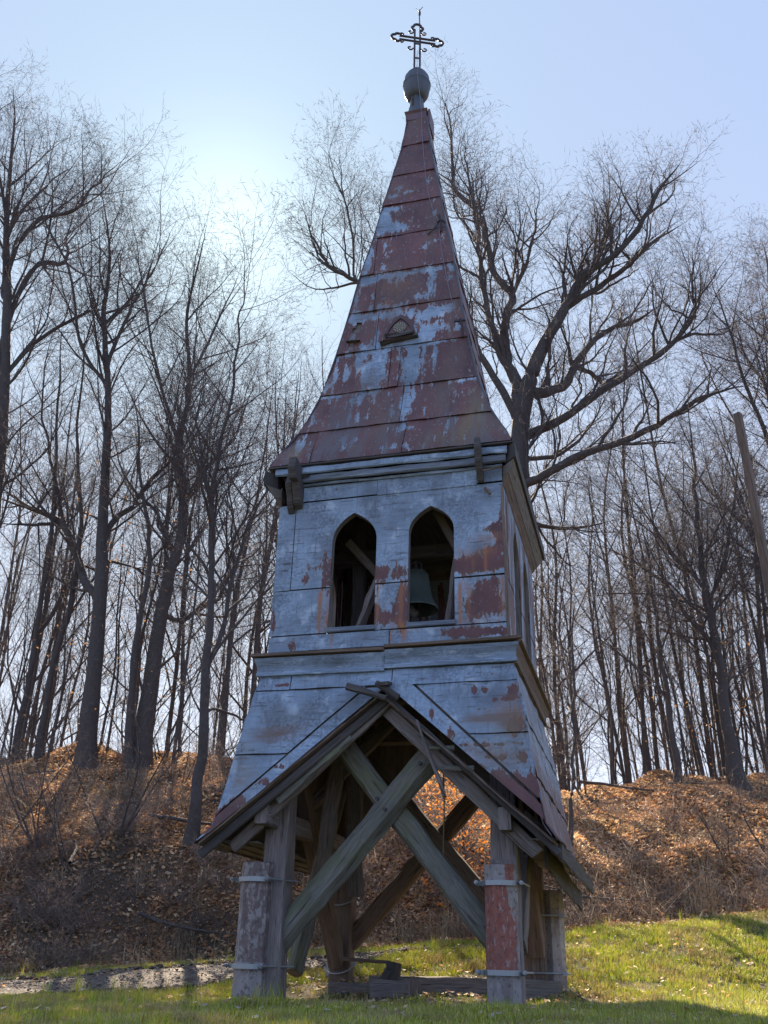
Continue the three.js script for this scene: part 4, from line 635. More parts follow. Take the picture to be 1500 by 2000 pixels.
// grows a branch and, from it, finer branches; S: style of the species
function branch(W, p, d, len, r, level, S, rng) {
  const step = level === 0 ? 0.30 : level === 1 ? 0.2 : 0.17, n = Math.max(2, Math.min(14, Math.round(len / step))), pts = [p.clone()], rad = [r], dirs = [d.clone()];
  for (let k = 1; k <= n; k++) {
    d = d.clone(); d.x += (rng() - 0.5) * S.gnarl; d.y += (rng() - 0.5) * S.gnarl + S.up; d.z += (rng() - 0.5) * S.gnarl; d.normalize();
    pts.push(pts[k - 1].clone().addScaledVector(d, len / n)); rad.push(Math.max(0.0022, r * (1 - 0.86 * k / n))); dirs.push(d);
  }
  W.tube(pts, rad, level === 0 && r > 0.014 ? 5 : 3);
  const count = Math.round(len * S.density[level] * (0.8 + 0.4 * rng())); let az = rng() * 6.28;
  for (let c = 0; c < count; c++) {
    const t = lerp(level ? 0.1 : 0.16, 1, Math.pow((c + rng() * 0.9) / count, 0.85)), q = Math.min(n - 1, Math.floor(t * n)), f = t * n - q, at = pts[q].clone().lerp(pts[q + 1], clamp(f));
    az += S.flat ? Math.PI * (0.85 + 0.3 * rng()) : 2.4 + rng() * 0.7;
    const nd = around(dirs[q], lerp(S.angle[0], S.angle[1], rng()), az, rng);
    if (S.flat) nd.y *= 0.75; nd.normalize();
    const l = S.len[level] * (1 - 0.55 * t) * (0.6 + 0.8 * rng());
    if (level >= 2) W.spike(at, at.clone().addScaledVector(nd, l).add(V(0, l * S.up * 2, 0)), Math.min(rad[q], S.tip));
    else if (level === 1) {                                    // a kinked twig with side shoots
      const r0 = Math.min(rad[q] * 0.75, S.rad[1]), k1 = at.clone().addScaledVector(nd, l * 0.5), k2 = k1.clone().addScaledVector(nd, l * 0.55).add(V((rng() - 0.5) * S.gnarl * l, (rng() - 0.3) * S.gnarl * l * 0.7, (rng() - 0.5) * S.gnarl * l));
      W.spike(at, at.clone().addScaledVector(nd, l * 0.75), r0); W.spike(k1, k2, r0 * 0.75);
      const m = Math.round(l * S.density[2] * 0.9); for (let e = 0; e < m; e++) { const f0 = 0.2 + 0.75 * rng(), b0 = f0 < 0.5 ? at.clone().lerp(k1, f0 * 2) : k1.clone().lerp(k2, f0 * 2 - 1), sd = around(nd, 0.5 + 0.5 * rng(), rng() * 6.28, rng); W.spike(b0, b0.clone().addScaledVector(sd, S.len[2] * (0.5 + 0.8 * rng())), S.tip * 0.8); }
    } else branch(W, at, nd, l, Math.min(rad[q] * 0.6, S.rad[level]), level + 1, S, rng);
  }
}
const SPECIES = {
  oak: { gnarl: 0.5, up: 0.08, density: [4.4, 4.6, 4], angle: [0.45, 1.05], len: [0.75, 0.42, 0.2], rad: [0.016, 0.0105], tip: 0.0075, first: [0.9, 2.2], gap: 0.33, firstR: 0.020, firstUp: 0.3, sub: { gap: 0.5, len: [2.0, 4.6], r: 0.062, gnarl: 0.66, up: 0.11, lift: 0.6 } },
  beech: { gnarl: 0.24, up: 0.04, density: [4.2, 5.2, 5.5], angle: [0.4, 0.95], len: [0.75, 0.4, 0.22], rad: [0.012, 0.0075], tip: 0.0058, first: [0.9, 2.1], gap: 0.28, firstR: 0.015, firstUp: 0.25, flat: true, sub: { gap: 0.5, len: [2.2, 5.6], r: 0.042, gnarl: 0.3, up: 0.075, lift: 0.18 } },
  fan: { gnarl: 0.2, up: 0.02, density: [5.2, 6, 5.5], angle: [0.35, 0.8], len: [0.8, 0.42, 0.22], rad: [0.012, 0.0075], tip: 0.0055, first: [1.0, 2.3], gap: 0.24, firstR: 0.014, firstUp: 0.0, flat: true, sub: { gap: 0.55, len: [2.4, 5.4], r: 0.04, gnarl: 0.2, up: 0.05, lift: 0.15 } },
  far: { gnarl: 0.25, up: 0.05, density: [3.6, 4.5, 4], angle: [0.4, 0.9], len: [0.8, 0.4, 0.22], rad: [0.010, 0.006], tip: 0.0046, first: [0.9, 2.0], gap: 0.42, firstR: 0.012, firstUp: 0.3, sub: { gap: 0.6, len: [1.8, 4.6], r: 0.026, gnarl: 0.3, up: 0.08, lift: 0.25 } },
  thin: { gnarl: 0.2, up: 0.04, density: [4.2, 6, 5], angle: [0.4, 0.9], len: [0.7, 0.34, 0.2], rad: [0.009, 0.0055], tip: 0.0048, first: [0.7, 1.9], gap: 0.44, firstR: 0.010, firstUp: 0.3, flat: true },
};
function smooth(pl, depth, parents) {
  let P = pl.map(([x, y], i) => V(x, y, depth * i / Math.max(1, pl.length - 1))), R = pl.map(q => q[2]);
  if (parents) {                                               // root the limb inside the bough it leaves
    let best = 1e9, bp, bq; for (const p of parents) p[0].forEach((v, q) => { const d = Math.hypot(v.x - P[0].x, v.y - P[0].y); if (d < best) { best = d; bp = p; bq = q; } });
    const z0 = bp[0][bq].z; P.forEach(v => { v.z += z0; });
    let q = bq; while (q > 0 && bp[0][q].distanceTo(P[0]) < 0.55) q--;
    P.unshift(bp[0][q].clone()); R[0] = Math.min(R[0], bp[1][bq] * 0.9); R.unshift(Math.min(R[0] * 1.05, bp[1][q] * 0.85));
    R[R.length - 1] *= 0.5;
  }
  const c = new THREE.CatmullRomCurve3(P, false, 'centripetal'), n = P.length * 6, pts = [], rad = [];
  for (let k = 0; k <= n; k++) { const t = k / n, s = t * (P.length - 1), i = Math.min(P.length - 2, Math.floor(s)); const w = 0.10 * (R[0] < 0.2 ? 1 : 0.4); pts.push(c.getPoint(t).add(V((vn(k * 0.45, pl[0][0] * 7 + 3) - 0.5) * w, 0, (vn(k * 0.45 + 60, pl[0][1] * 5) - 0.5) * w))); rad.push(lerp(R[i], R[i + 1], s - i) * (0.94 + 0.14 * vn(k * 0.9, pl[0][0] * 3))); }
  return [pts, rad];
}
function addBoughs(W, pts, rad, S, rng, from, amount = 1) {
  let L = 0; for (let k = 1; k < pts.length; k++) L += pts[k].distanceTo(pts[k - 1]);
  const n = Math.round(L * (1 - from) / S.gap * amount);
  for (let c = 0; c < n; c++) {
    const t = lerp(from, 0.995, (c + rng()) / n), q = Math.min(pts.length - 2, Math.floor(t * (pts.length - 1))), at = pts[q].clone().lerp(pts[q + 1], t * (pts.length - 1) - q);
    const d = pts[q + 1].clone().sub(pts[q]).normalize(), nd = around(d, lerp(0.45, 1.15, rng()), rng() * 6.283, rng); nd.y += S.firstUp; nd.normalize();
    branch(W, at, nd, lerp(S.first[0], S.first[1], rng()) * (1 - 0.5 * t), Math.min(rad[q] * 0.5, S.firstR * (0.7 + 0.6 * rng())), 0, S, rng);
  }
}
// secondary limbs along a trunk or limb, each carrying boughs of its own
function addSubLimbs(W, C, pts, rad, S, rng, from, amount = 1) {
  const B = S.sub; let L = 0; for (let k = 1; k < pts.length; k++) L += pts[k].distanceTo(pts[k - 1]);
  const n = Math.round(L * (1 - from) / B.gap * amount); let az = rng() * 6.28;
  for (let c = 0; c < n; c++) {
    const t = lerp(from, 0.97, (c + rng()) / n), q = Math.min(pts.length - 2, Math.floor(t * (pts.length - 1))), dir = pts[q + 1].clone().sub(pts[q]).normalize();
    az += 2.4 + 0.8 * rng(); const d = around(dir, lerp(0.55, 1.15, rng()), az, rng); d.y += B.lift; d.normalize();
    const len = lerp(B.len[0], B.len[1], rng()) * (1 - 0.62 * t), r0 = Math.min(rad[q] * 0.62, B.r * (0.55 + 0.6 * rng())), m = Math.max(4, Math.round(len / 0.32)), P = [], R = []; let p = pts[q].clone();
    for (let k = 0; k <= m; k++) { P.push(p.clone()); R.push(Math.max(0.006, r0 * (1 - 0.8 * k / m))); d.x += (rng() - 0.5) * B.gnarl; d.y += (rng() - 0.5) * B.gnarl * 0.7 + B.up; d.z += (rng() - 0.5) * B.gnarl; d.normalize(); p = p.addScaledVector(d, len / m); }
    W.tube(P, R, 5); addBoughs(C, P, R, S, rng, 0.14); branch(C, P[m], d, S.first[0], R[m], 0, S, rng);
  }
}
function dryLeaves(W, rng, pts, n, spread, size = 0.07) {
  const g = new Geo();
  for (let i = 0; i < n; i++) {
    const b = pts[Math.floor(rng() * pts.length)], x = b.x + (rng() - 0.5) * spread * 2, y = b.y + (rng() - 0.5) * spread, z = b.z + (rng() - 0.5) * spread * 2, a = rng() * 6.28, t = (rng() - 0.5) * 2, l = size * (0.6 + 0.7 * rng()), w = l * 0.55, c = Math.cos(a), s = Math.sin(a);
    const P = (u, v, h) => g.vert(x + c * u - s * v * Math.cos(t), y + h + Math.sin(t) * v - u * 0.5, z + s * u + c * v * Math.cos(t));
    g.quad(P(-l / 2, 0, 0), P(0, -w / 2, 0.012), P(l / 2, 0, 0), P(0, w / 2, 0.012));
  }
  return g.get();
}
// a tree that stands out: trunk and limbs follow its own course, finer growth comes after
function heroTree(name, spec, style, seed, label, category, o = {}) {
  const S = SPECIES[style], rng = rngOf(seed), t = group(name, scene, { label, category }), [x0, y0, r0] = spec.trunk[0], gy = groundY(x0, spec.z);
  t.position.set(x0, gy, spec.z);
  const rel = pl => pl.map(([x, y, r]) => [x - x0, y - gy, r * 0.78]);
  const tr = rel(spec.trunk); if (tr[0][1] > -0.3) { const [a, b] = tr, s = (a[0] - b[0]) / (b[1] - a[1]); tr.unshift([a[0] + s * (a[1] + 0.5), -0.5, r0 * 0.95]); }
  const [tp, tR] = smooth(tr, 0), all = [[tp, tR]];
  const TW = new Wood(); TW.tube(tp, tR.map((r, k) => r * (1 + 0.5 * Math.exp(-Math.max(0, tp[k].y + 0.1) * 2.4))), 12);
  const CW = new Wood(), LW = new Wood();
  const LWn = LW => { if (S.sub) addSubLimbs(LW, CW, tp, tR, S, rng, o.from ?? 0.35); addBoughs(CW, tp, tR, S, rng, o.from ?? 0.35, S.sub ? 0.35 : 1); };
  LWn(LW);
  spec.limbs.forEach((l, i) => { const [p, r] = smooth(rel(l), ((i * 0.618) % 1 - 0.5) * 4.5, all); all.push([p, r]); LW.tube(p, r, 7); if (S.sub) addSubLimbs(LW, CW, p, r, S, rng, 0.2, o.amount ?? 1); addBoughs(CW, p, r, S, rng, 0.22, S.sub ? 0.3 : 1); branch(CW, p[p.length - 1], p[p.length - 1].clone().sub(p[p.length - 3]).normalize(), 1.1, r[r.length - 1], 0, S, rng); });
  branch(CW, tp[tp.length - 1], tp[tp.length - 1].clone().sub(tp[tp.length - 3]).normalize(), 1.1, tR[tR.length - 1], 0, S, rng);
  mesh('trunk', TW.get(), bark, t);
  if (LW.i.length) mesh('limbs', LW.get(), bark, t);
  mesh('crown', CW.get(), twigMat, t);
  if (o.leaves) mesh('leaves', dryLeaves(null, rng, tp.slice(0, Math.round(tp.length * 0.6)), o.leaves, 0.8), dryLeaf, t, { kind: 'stuff' });
  return t;
}
const TREES = [
  { z: -10.74, trunk: [[-9.34,4.44,.251],[-9.99,9.15,.226],[-10.36,12.79,.188],[-11.01,16.99,.159],[-11.65,20.43,.100],[-12.16,24.53,.041]],
    limbs: [[[-10.88,15.24,.105],[-10.58,18.92,.097],[-10.14,19.35,.083],[-10.19,20.11,.069],[-10.54,21.06,.054],[-10.68,22.54,.032]],
      [[-11.23,17.72,.095],[-10.65,20.04,.076],[-9.55,20.34,.061],[-9.12,21.08,.046],[-8.46,21.92,.024]],
      [[-11.49,19.44,.083],[-11.20,21.89,.055],[-10.54,23.64,.024]],
      [[-11.68,20.43,.061],[-12.35,22.96,.040],[-12.81,24.98,.025]],
      [[-10.80,14.23,.097],[-9.87,15.94,.071],[-8.87,16.83,.051],[-8.32,17.02,.029]]] },
  { z: -11.24, trunk: [[-8.71,4.60,.100],[-8.68,7.14,.086],[-8.75,8.87,.077],[-8.84,10.80,.066],[-9.11,13.10,.048],[-9.43,15.61,.029]],
    limbs: [[[-8.68,7.29,.074],[-8.51,8.82,.064],[-8.56,10.80,.053],[-8.70,12.95,.034]]] },
  { z: -10.94, trunk: [[-8.04,4.55,.116],[-8.06,6.11,.101],[-7.97,7.52,.092],[-7.88,8.76,.082],[-7.99,10.66,.065],[-8.47,12.93,.048],[-8.64,15.40,.028]],
    limbs: [[[-7.96,7.58,.049],[-7.69,9.53,.038],[-7.75,11.25,.026]]] },
  { z: -10.24, trunk: [[-6.75,4.36,.257],[-6.86,6.61,.222],[-7.00,8.49,.207],[-7.14,9.48,.174],[-7.27,11.04,.147],[-7.43,12.72,.125],[-7.63,14.14,.108],[-8.04,16.33,.084],[-8.17,18.45,.051],[-8.56,20.18,.023]],
    limbs: [[[-7.01,7.92,.144],[-7.53,8.73,.134],[-8.03,9.57,.124],[-8.56,10.50,.108],[-9.31,11.02,.089],[-9.96,11.41,.077],[-10.73,12.04,.052]],
      [[-8.59,10.53,.070],[-9.07,10.38,.057],[-9.74,10.26,.044]],
      [[-7.11,9.48,.112],[-6.96,10.20,.094],[-6.61,10.79,.083],[-6.33,11.60,.065],[-5.84,12.54,.046],[-5.45,13.95,.027]],
      [[-7.64,13.93,.067],[-8.39,15.07,.055],[-8.94,17.33,.043],[-9.76,18.81,.029],[-10.39,19.97,.015]],
      [[-7.73,14.58,.075],[-7.44,16.28,.056],[-6.98,17.72,.043],[-6.59,19.42,.022]],
      [[-7.96,15.93,.063],[-7.76,17.62,.050],[-7.58,19.60,.030]],
      [[-8.53,10.53,.063],[-9.07,12.20,.046],[-9.50,13.91,.034],[-9.46,15.74,.021]],
      [[-7.04,8.96,.049],[-6.63,9.10,.037],[-5.99,8.90,.025]]] },
  { z: -10.04, trunk: [[-5.79,4.42,.111],[-5.92,6.78,.093],[-5.86,8.42,.078],[-5.98,9.69,.062],[-6.35,11.23,.045],[-6.62,12.87,.026]],
    limbs: [[[-5.89,8.75,.042],[-5.67,10.24,.031],[-5.70,11.67,.019]]] },
  { z: -10.34, trunk: [[-5.59,4.41,.281],[-5.55,6.42,.234],[-5.50,7.81,.205],[-5.42,8.79,.172],[-5.24,9.79,.157],[-5.34,11.11,.129],[-5.55,12.22,.098],[-5.48,14.02,.075],[-5.78,16.37,.057],[-5.60,18.94,.022]],
    limbs: [[[-5.42,7.65,.090],[-5.15,7.72,.084],[-4.72,8.23,.073],[-4.53,8.55,.067],[-4.17,9.71,.050],[-3.90,11.12,.032]],
      [[-5.35,9.02,.062],[-5.86,10.25,.051],[-6.58,10.95,.038],[-7.06,12.13,.026]],
      [[-5.29,10.54,.076],[-4.87,11.85,.059],[-4.32,13.08,.047],[-3.92,15.02,.028]],
      [[-5.53,12.14,.066],[-6.16,14.01,.047],[-6.66,16.02,.035],[-7.02,17.80,.022]],
      [[-5.55,14.02,.054],[-4.98,16.03,.042],[-4.56,17.83,.022]],
      [[-5.46,8.88,.049],[-5.99,10.25,.038],[-6.61,11.39,.026]]] },
  { z: -5.84, trunk: [[-3.49,1.78,.142],[-3.43,2.78,.116],[-3.38,3.91,.111],[-3.47,5.28,.092],[-3.53,6.75,.076],[-3.60,7.94,.064],[-3.62,9.34,.051],[-3.45,11.04,.037],[-3.43,12.88,.022],[-3.42,14.30,.011]],
    limbs: [[[-3.44,5.04,.064],[-3.29,6.00,.061],[-3.26,7.34,.053],[-3.11,8.65,.040],[-2.69,9.94,.026],[-2.40,11.30,.016]],
      [[-3.52,6.81,.038],[-4.09,7.54,.029],[-4.64,8.08,.020]],
      [[-3.60,7.98,.044],[-3.97,9.33,.036],[-4.32,10.78,.026],[-4.33,12.46,.016]],
      [[-3.39,7.34,.029],[-2.97,8.21,.025],[-2.42,8.88,.015]],
      [[-3.27,7.34,.034],[-3.41,8.65,.025],[-3.74,10.17,.016]],
      [[-3.37,4.31,.040],[-3.01,4.47,.027],[-2.60,4.41,.018]]] },
  { z: -11.24, trunk: [[-4.02,4.70,.082],[-3.98,6.95,.074],[-3.93,9.00,.058],[-3.63,11.15,.040],[-3.40,13.97,.021]],
    limbs: [[[-3.97,7.14,.037],[-3.42,8.19,.031],[-2.95,8.73,.019]]] },
  { z: -11.74, trunk: [[-3.48,4.75,.078],[-3.41,7.11,.069],[-3.37,9.35,.052],[-3.12,11.87,.034],[-3.04,14.29,.021]],
    limbs: [[[-3.39,7.43,.032],[-3.14,8.93,.020]]] },
  { z: -11.34, trunk: [[-4.95,4.69,.047],[-5.15,7.44,.044],[-5.27,9.44,.032],[-5.29,11.64,.020]],
    limbs: [] },
  { z: -10.74, trunk: [[2.60,4.32,.353],[2.88,8.59,.348],[3.11,11.40,.341],[3.29,13.24,.312],[3.62,14.61,.264],[4.07,15.80,.220],[4.58,16.74,.195],[4.94,17.43,.161],[5.40,18.12,.125],[5.86,18.85,.090],[6.28,20.23,.053],[6.48,21.46,.023]],
    limbs: [[[3.25,13.88,.206],[3.32,14.61,.195],[3.07,15.79,.177],[3.21,17.36,.153],[3.44,18.18,.140],[2.98,19.36,.128],[2.79,21.13,.116],[2.56,22.13,.110],[1.96,23.27,.096],[1.93,24.35,.073],[1.91,26.64,.051],[1.78,28.21,.017]],
      [[3.17,15.04,.126],[2.83,16.02,.114],[2.53,17.76,.103],[2.44,19.01,.082],[2.39,20.59,.069],[2.17,22.26,.039],[2.09,23.34,.024]],
      [[3.49,14.21,.207],[4.09,14.38,.180],[4.60,14.69,.167],[4.97,15.40,.141],[5.63,16.43,.108],[6.45,17.16,.087],[7.13,17.47,.066],[7.94,18.23,.022]],
      [[4.65,16.90,.137],[5.24,17.95,.125],[6.21,18.55,.111],[6.96,19.40,.098],[7.46,20.28,.076],[8.11,21.08,.023]],
      [[4.88,17.16,.123],[5.62,17.72,.110],[6.54,18.51,.097],[7.44,19.49,.075],[8.55,20.29,.023]],
      [[4.97,15.45,.092],[5.55,15.75,.085],[5.98,15.82,.071],[6.45,15.93,.043]],
      [[3.32,12.77,.175],[4.25,13.25,.149],[5.27,13.97,.131],[6.45,14.77,.112],[7.47,15.53,.092],[8.15,16.39,.065],[8.16,17.19,.044],[8.46,18.69,.022]],
      [[7.47,15.53,.064],[8.22,16.04,.050],[8.96,16.22,.036],[9.60,16.67,.022]],
      [[3.05,11.25,.157],[3.64,11.48,.145],[4.60,11.92,.126],[6.02,12.36,.107],[6.92,12.74,.087],[7.56,13.06,.068],[8.50,13.17,.034]],
      [[3.44,18.18,.081],[4.02,19.61,.068],[4.24,20.61,.054],[4.32,21.43,.031]],
      [[2.60,22.05,.071],[2.49,23.35,.048],[2.63,24.70,.025]],
      [[3.10,13.72,.137],[2.20,15.37,.113],[.38,16.40,.100],[-1.14,17.48,.080],[-1.77,17.68,.066],[-2.17,18.19,.044],[-2.62,19.34,.023]],
      [[-1.08,17.46,.051],[-1.27,19.35,.038],[-1.61,20.95,.031],[-1.74,22.64,.016]],
      [[-.20,16.75,.050],[-.59,19.56,.038],[-.50,21.38,.031],[-.47,22.87,.016]],
      [[3.18,12.15,.093],[4.08,12.16,.067],[4.94,12.79,.040],[5.43,13.74,.021]],
      [[3.04,10.67,.104],[3.70,10.46,.077],[4.61,10.54,.052],[5.55,10.91,.026]]] },
  { z: -9.24, trunk: [[7.00,3.71,.200],[6.99,4.70,.161],[6.99,5.57,.137],[7.00,6.48,.123],[7.00,7.43,.108],[6.97,8.16,.093],[7.00,9.18,.077],[7.11,10.65,.055],[7.21,12.07,.025]],
    limbs: [[[6.98,6.66,.079],[6.70,7.54,.069],[6.46,8.51,.053],[5.89,9.43,.036],[5.14,10.15,.018]],
      [[6.99,7.55,.057],[7.44,8.67,.047],[7.76,9.98,.036],[8.15,11.64,.019]],
      [[6.98,8.04,.058],[6.54,8.92,.047],[6.20,9.96,.036],[5.74,11.19,.018]],
      [[6.98,6.37,.039],[6.38,6.88,.028],[5.49,6.99,.017]],
      [[7.08,5.85,.039],[7.44,6.08,.028],[7.75,6.31,.017]],
      [[7.00,7.43,.040],[6.42,8.03,.029],[5.66,8.40,.023],[4.73,8.52,.012]],
      [[7.00,8.66,.041],[7.46,9.57,.030],[8.09,10.52,.018]]] },
  { z: -9.54, trunk: [[5.89,3.59,.101],[5.92,4.43,.087],[5.87,5.42,.077],[5.84,6.56,.062],[5.89,7.77,.047],[5.86,9.30,.024]],
    limbs: [[[5.86,5.64,.039],[5.53,6.68,.028],[5.08,7.76,.017]],
      [[5.85,6.51,.034],[6.21,7.53,.023],[6.47,8.79,.012]]] },
  { z: -6.14, trunk: [[2.91,2.72,.048],[3.00,3.45,.040],[3.09,4.35,.036],[3.17,5.38,.028],[3.28,6.38,.014]],
    limbs: [[[3.08,4.35,.018],[3.45,5.10,.009]],
      [[3.15,5.09,.019],[2.90,5.87,.009]]] },
  { z: -10.24, trunk: [[8.80,3.84,.276],[9.15,6.57,.234],[9.44,9.11,.197],[9.77,11.93,.156],[10.14,15.09,.103],[10.56,18.27,.044]],
    limbs: [[[9.38,8.45,.097],[8.91,10.34,.069],[8.40,11.92,.046],[7.97,13.45,.020]],
      [[9.68,11.05,.090],[9.31,13.46,.067],[8.95,15.42,.042],[8.67,17.34,.021]],
      [[9.93,13.15,.067],[9.78,15.43,.048],[9.71,17.53,.022]],
      [[9.32,7.81,.072],[8.51,8.70,.049],[7.47,9.09,.025]],
      [[10.11,14.76,.055],[10.87,16.82,.035],[11.20,19.42,.022]]] },];
const LABELS = [
  ['beech_tree', 'beech', 'bare grey beech with two long sweeping limbs, leftmost and tallest on the left', 'tree', { from: 0.3 }],
  ['slim_tree', 'thin', 'slim bare tree with two close parallel stems left of the big forked tree', 'tree', { from: 0.45 }],
  ['slim_tree', 'thin', 'slender leaning bare tree just left of the big forked trunk', 'tree', { from: 0.45, leaves: 60 }],
  ['forked_tree', 'beech', 'big dark bare tree forking low, one thick limb bending left', 'tree', { from: 0.42, leaves: 160 }],
  ['slim_tree', 'thin', 'thin reddish bare trunk close beside the stout split tree', 'tree', { from: 0.5, leaves: 90 }],
  ['forked_tree', 'beech', 'stout bare tree with a burr and a side limb rising to the right', 'tree', { from: 0.42, leaves: 120 }],
  ['slope_tree', 'beech', 'bare tree with twin stems rooted low on the leafy slope left of the tower', 'tree', { from: 0.4 }],
  ['slim_tree', 'thin', 'slender bare tree close to the right of the twin stemmed slope tree', 'tree', { from: 0.4 }],
  ['slim_tree', 'thin', 'slender bare tree on the crest next to the left edge of the tower', 'tree', { from: 0.4 }],
  ['slim_tree', 'thin', 'very thin straight tree between the stout split tree and the slope tree', 'tree', { from: 0.4 }],
  ['oak_tree', 'oak', 'huge gnarled bare oak with upright shoots rising behind the spire', 'tree', { from: 0.6, amount: 1.12 }],
  ['fan_beech', 'fan', 'bare beech with fan of fine branches on the right crest', 'tree', { from: 0.3, leaves: 200 }],
  ['slim_tree', 'thin', 'slim bare tree with pale trunk left of the fan shaped beech', 'tree', { from: 0.3, leaves: 90 }],
  ['sapling', 'thin', 'thin bare sapling low on the slope next to the tower right side', 'sapling', { from: 0.2 }],
  ['beech_tree', 'fan', 'brownish bare crown reaching in from beyond the right edge', 'tree', { from: 0.3 }],
];
TREES.forEach((s, i) => { const [n, st, l, c, o] = LABELS[i]; heroTree(n, s, st, 100 + i, l, c, o); });

// background trees: a few kinds built once, then copied along and beyond the crest
function plainTree(name, h, r, seed, style, info, lean = 0.08, from = 0.4) {
  const rng = rngOf(seed), S = SPECIES[style], t = group(name, scene, info), W = new Wood(), C = new Wood(), pts = [], rad = [], lx = (rng() - 0.5) * lean, lz = (rng() - 0.5) * lean;
  const n = 12; for (let k = 0; k <= n; k++) { const s = k / n; pts.push(V(lx * h * s + 0.08 * h * s * (vn(s * 3.2, seed) - 0.5) * 1.6, -0.5 + (h + 0.5) * s, lz * h * s + 0.1 * h * s * (vn(s * 3.2 + 20, seed) - 0.5))); rad.push(r * Math.pow(1 - s, 0.75) + 0.006); }
  W.tube(pts, rad, 8); if (S.sub) addSubLimbs(W, C, pts, rad, S, rng, from, 0.9); addBoughs(C, pts, rad, S, rng, from, S.sub ? 0.4 : 1);
  if (h > 9 && !S.sub) for (let i = 0; i < 4; i++) { const q = 5 + i, d = around(pts[q + 1].clone().sub(pts[q]).normalize(), 0.5 + 0.2 * rng(), i * 2.2 + rng(), rng), lp = [], lr = []; let p = pts[q].clone(); for (let k = 0; k < 7; k++) { lp.push(p.clone()); lr.push(rad[q] * 0.6 * (1 - k / 7.5)); d.y += 0.08; d.x += (rng() - 0.5) * 0.25; d.z += (rng() - 0.5) * 0.25; d.normalize(); p = p.addScaledVector(d, h * 0.06); } W.tube(lp, lr, 5); addBoughs(C, lp, lr, S, rng, 0.25, 0.9); }
  mesh('trunk', W.get(), bark, t); mesh('crown', C.get(), twigMat, t); return t;
}
{
  const rng = rngOf(4242);
  const far = [plainTree('background_tree', 14.5, 0.065, 11, 'far', { label: 'tall thin bare tree standing in the wood beyond the crest', category: 'tree', group: 'bare trees in the wood beyond the crest' }), plainTree('background_tree', 15.5, 0.08, 12, 'far', { label: 'tall thin bare tree standing in the wood beyond the crest', category: 'tree', group: 'bare trees in the wood beyond the crest' }, 0.12, 0.28), plainTree('background_tree', 13, 0.055, 13, 'far', { label: 'tall thin bare tree standing in the wood beyond the crest', category: 'tree', group: 'bare trees in the wood beyond the crest' }, 0.1, 0.2)];
  const spots = [];
  for (let i = 0; i < 22; i++) { const z = -12.4 - 11 * Math.pow(rng(), 1.2), D = 10.26 - z; spots.push([lerp(-0.46, 0.44, (i * 0.618034 + 0.08 * rng()) % 1) * D, z]); }
  spots.push([-2.9, -13.2], [-1.5, -14.6], [-4.4, -13.8], [2.4, -14.0], [4.6, -13.4]);
  spots.forEach(([x, z], i) => { const t = i < 3 ? far[i] : copy(far[i % 3]), s = 0.75 + 0.4 * rng(); t.position.set(x, groundY(x, z), z); t.rotation.y = rng() * 6.28; t.scale.setScalar(s * (Math.abs(x / (10.26 - z) + 0.1) < 0.16 ? 0.8 : 1)); });
  const thick = plainTree('thicket_tree', 9.5, 0.05, 14, 'far', { label: 'slight bare tree in the thicket beyond the crest', category: 'tree', group: 'slight bare trees in the thicket beyond the crest' }, 0.2, 0.12);
  for (let i = 0; i < 42; i++) { const z = -13.4 - 9 * rng(), D = 10.26 - z, t = i ? copy(thick) : thick, x = (i % 2 ? lerp(0.14, 0.46, rng()) : lerp(-0.46, -0.06, rng())) * D; t.position.set(x, groundY(x, z), z); t.rotation.y = rng() * 6.28; t.scale.setScalar(0.9 + 0.5 * rng()); }
  const inf = { label: 'thin bare sapling standing among others along the crest', category: 'sapling', group: 'thin saplings along the crest of the slope' };
  const sap = [plainTree('sapling', 6.5, 0.035, 21, 'thin', inf, 0.3, 0.15), plainTree('sapling', 8, 0.042, 22, 'thin', inf, 0.25, 0.2), plainTree('sapling', 5, 0.028, 23, 'thin', inf, 0.2, 0.15)];
  for (let i = 0; i < 44; i++) { const z = -10.2 - 6 * rng(), D = 10.26 - z, right = i % 3 !== 0, x = (right ? lerp(0.17, 0.44, rng()) : lerp(-0.45, -0.13, rng())) * D, t = i < 3 ? sap[i] : copy(sap[i % 3]); t.position.set(x, groundY(x, z), z); t.rotation.y = rng() * 6.28; t.scale.setScalar(0.75 + 0.6 * rng()); }
}
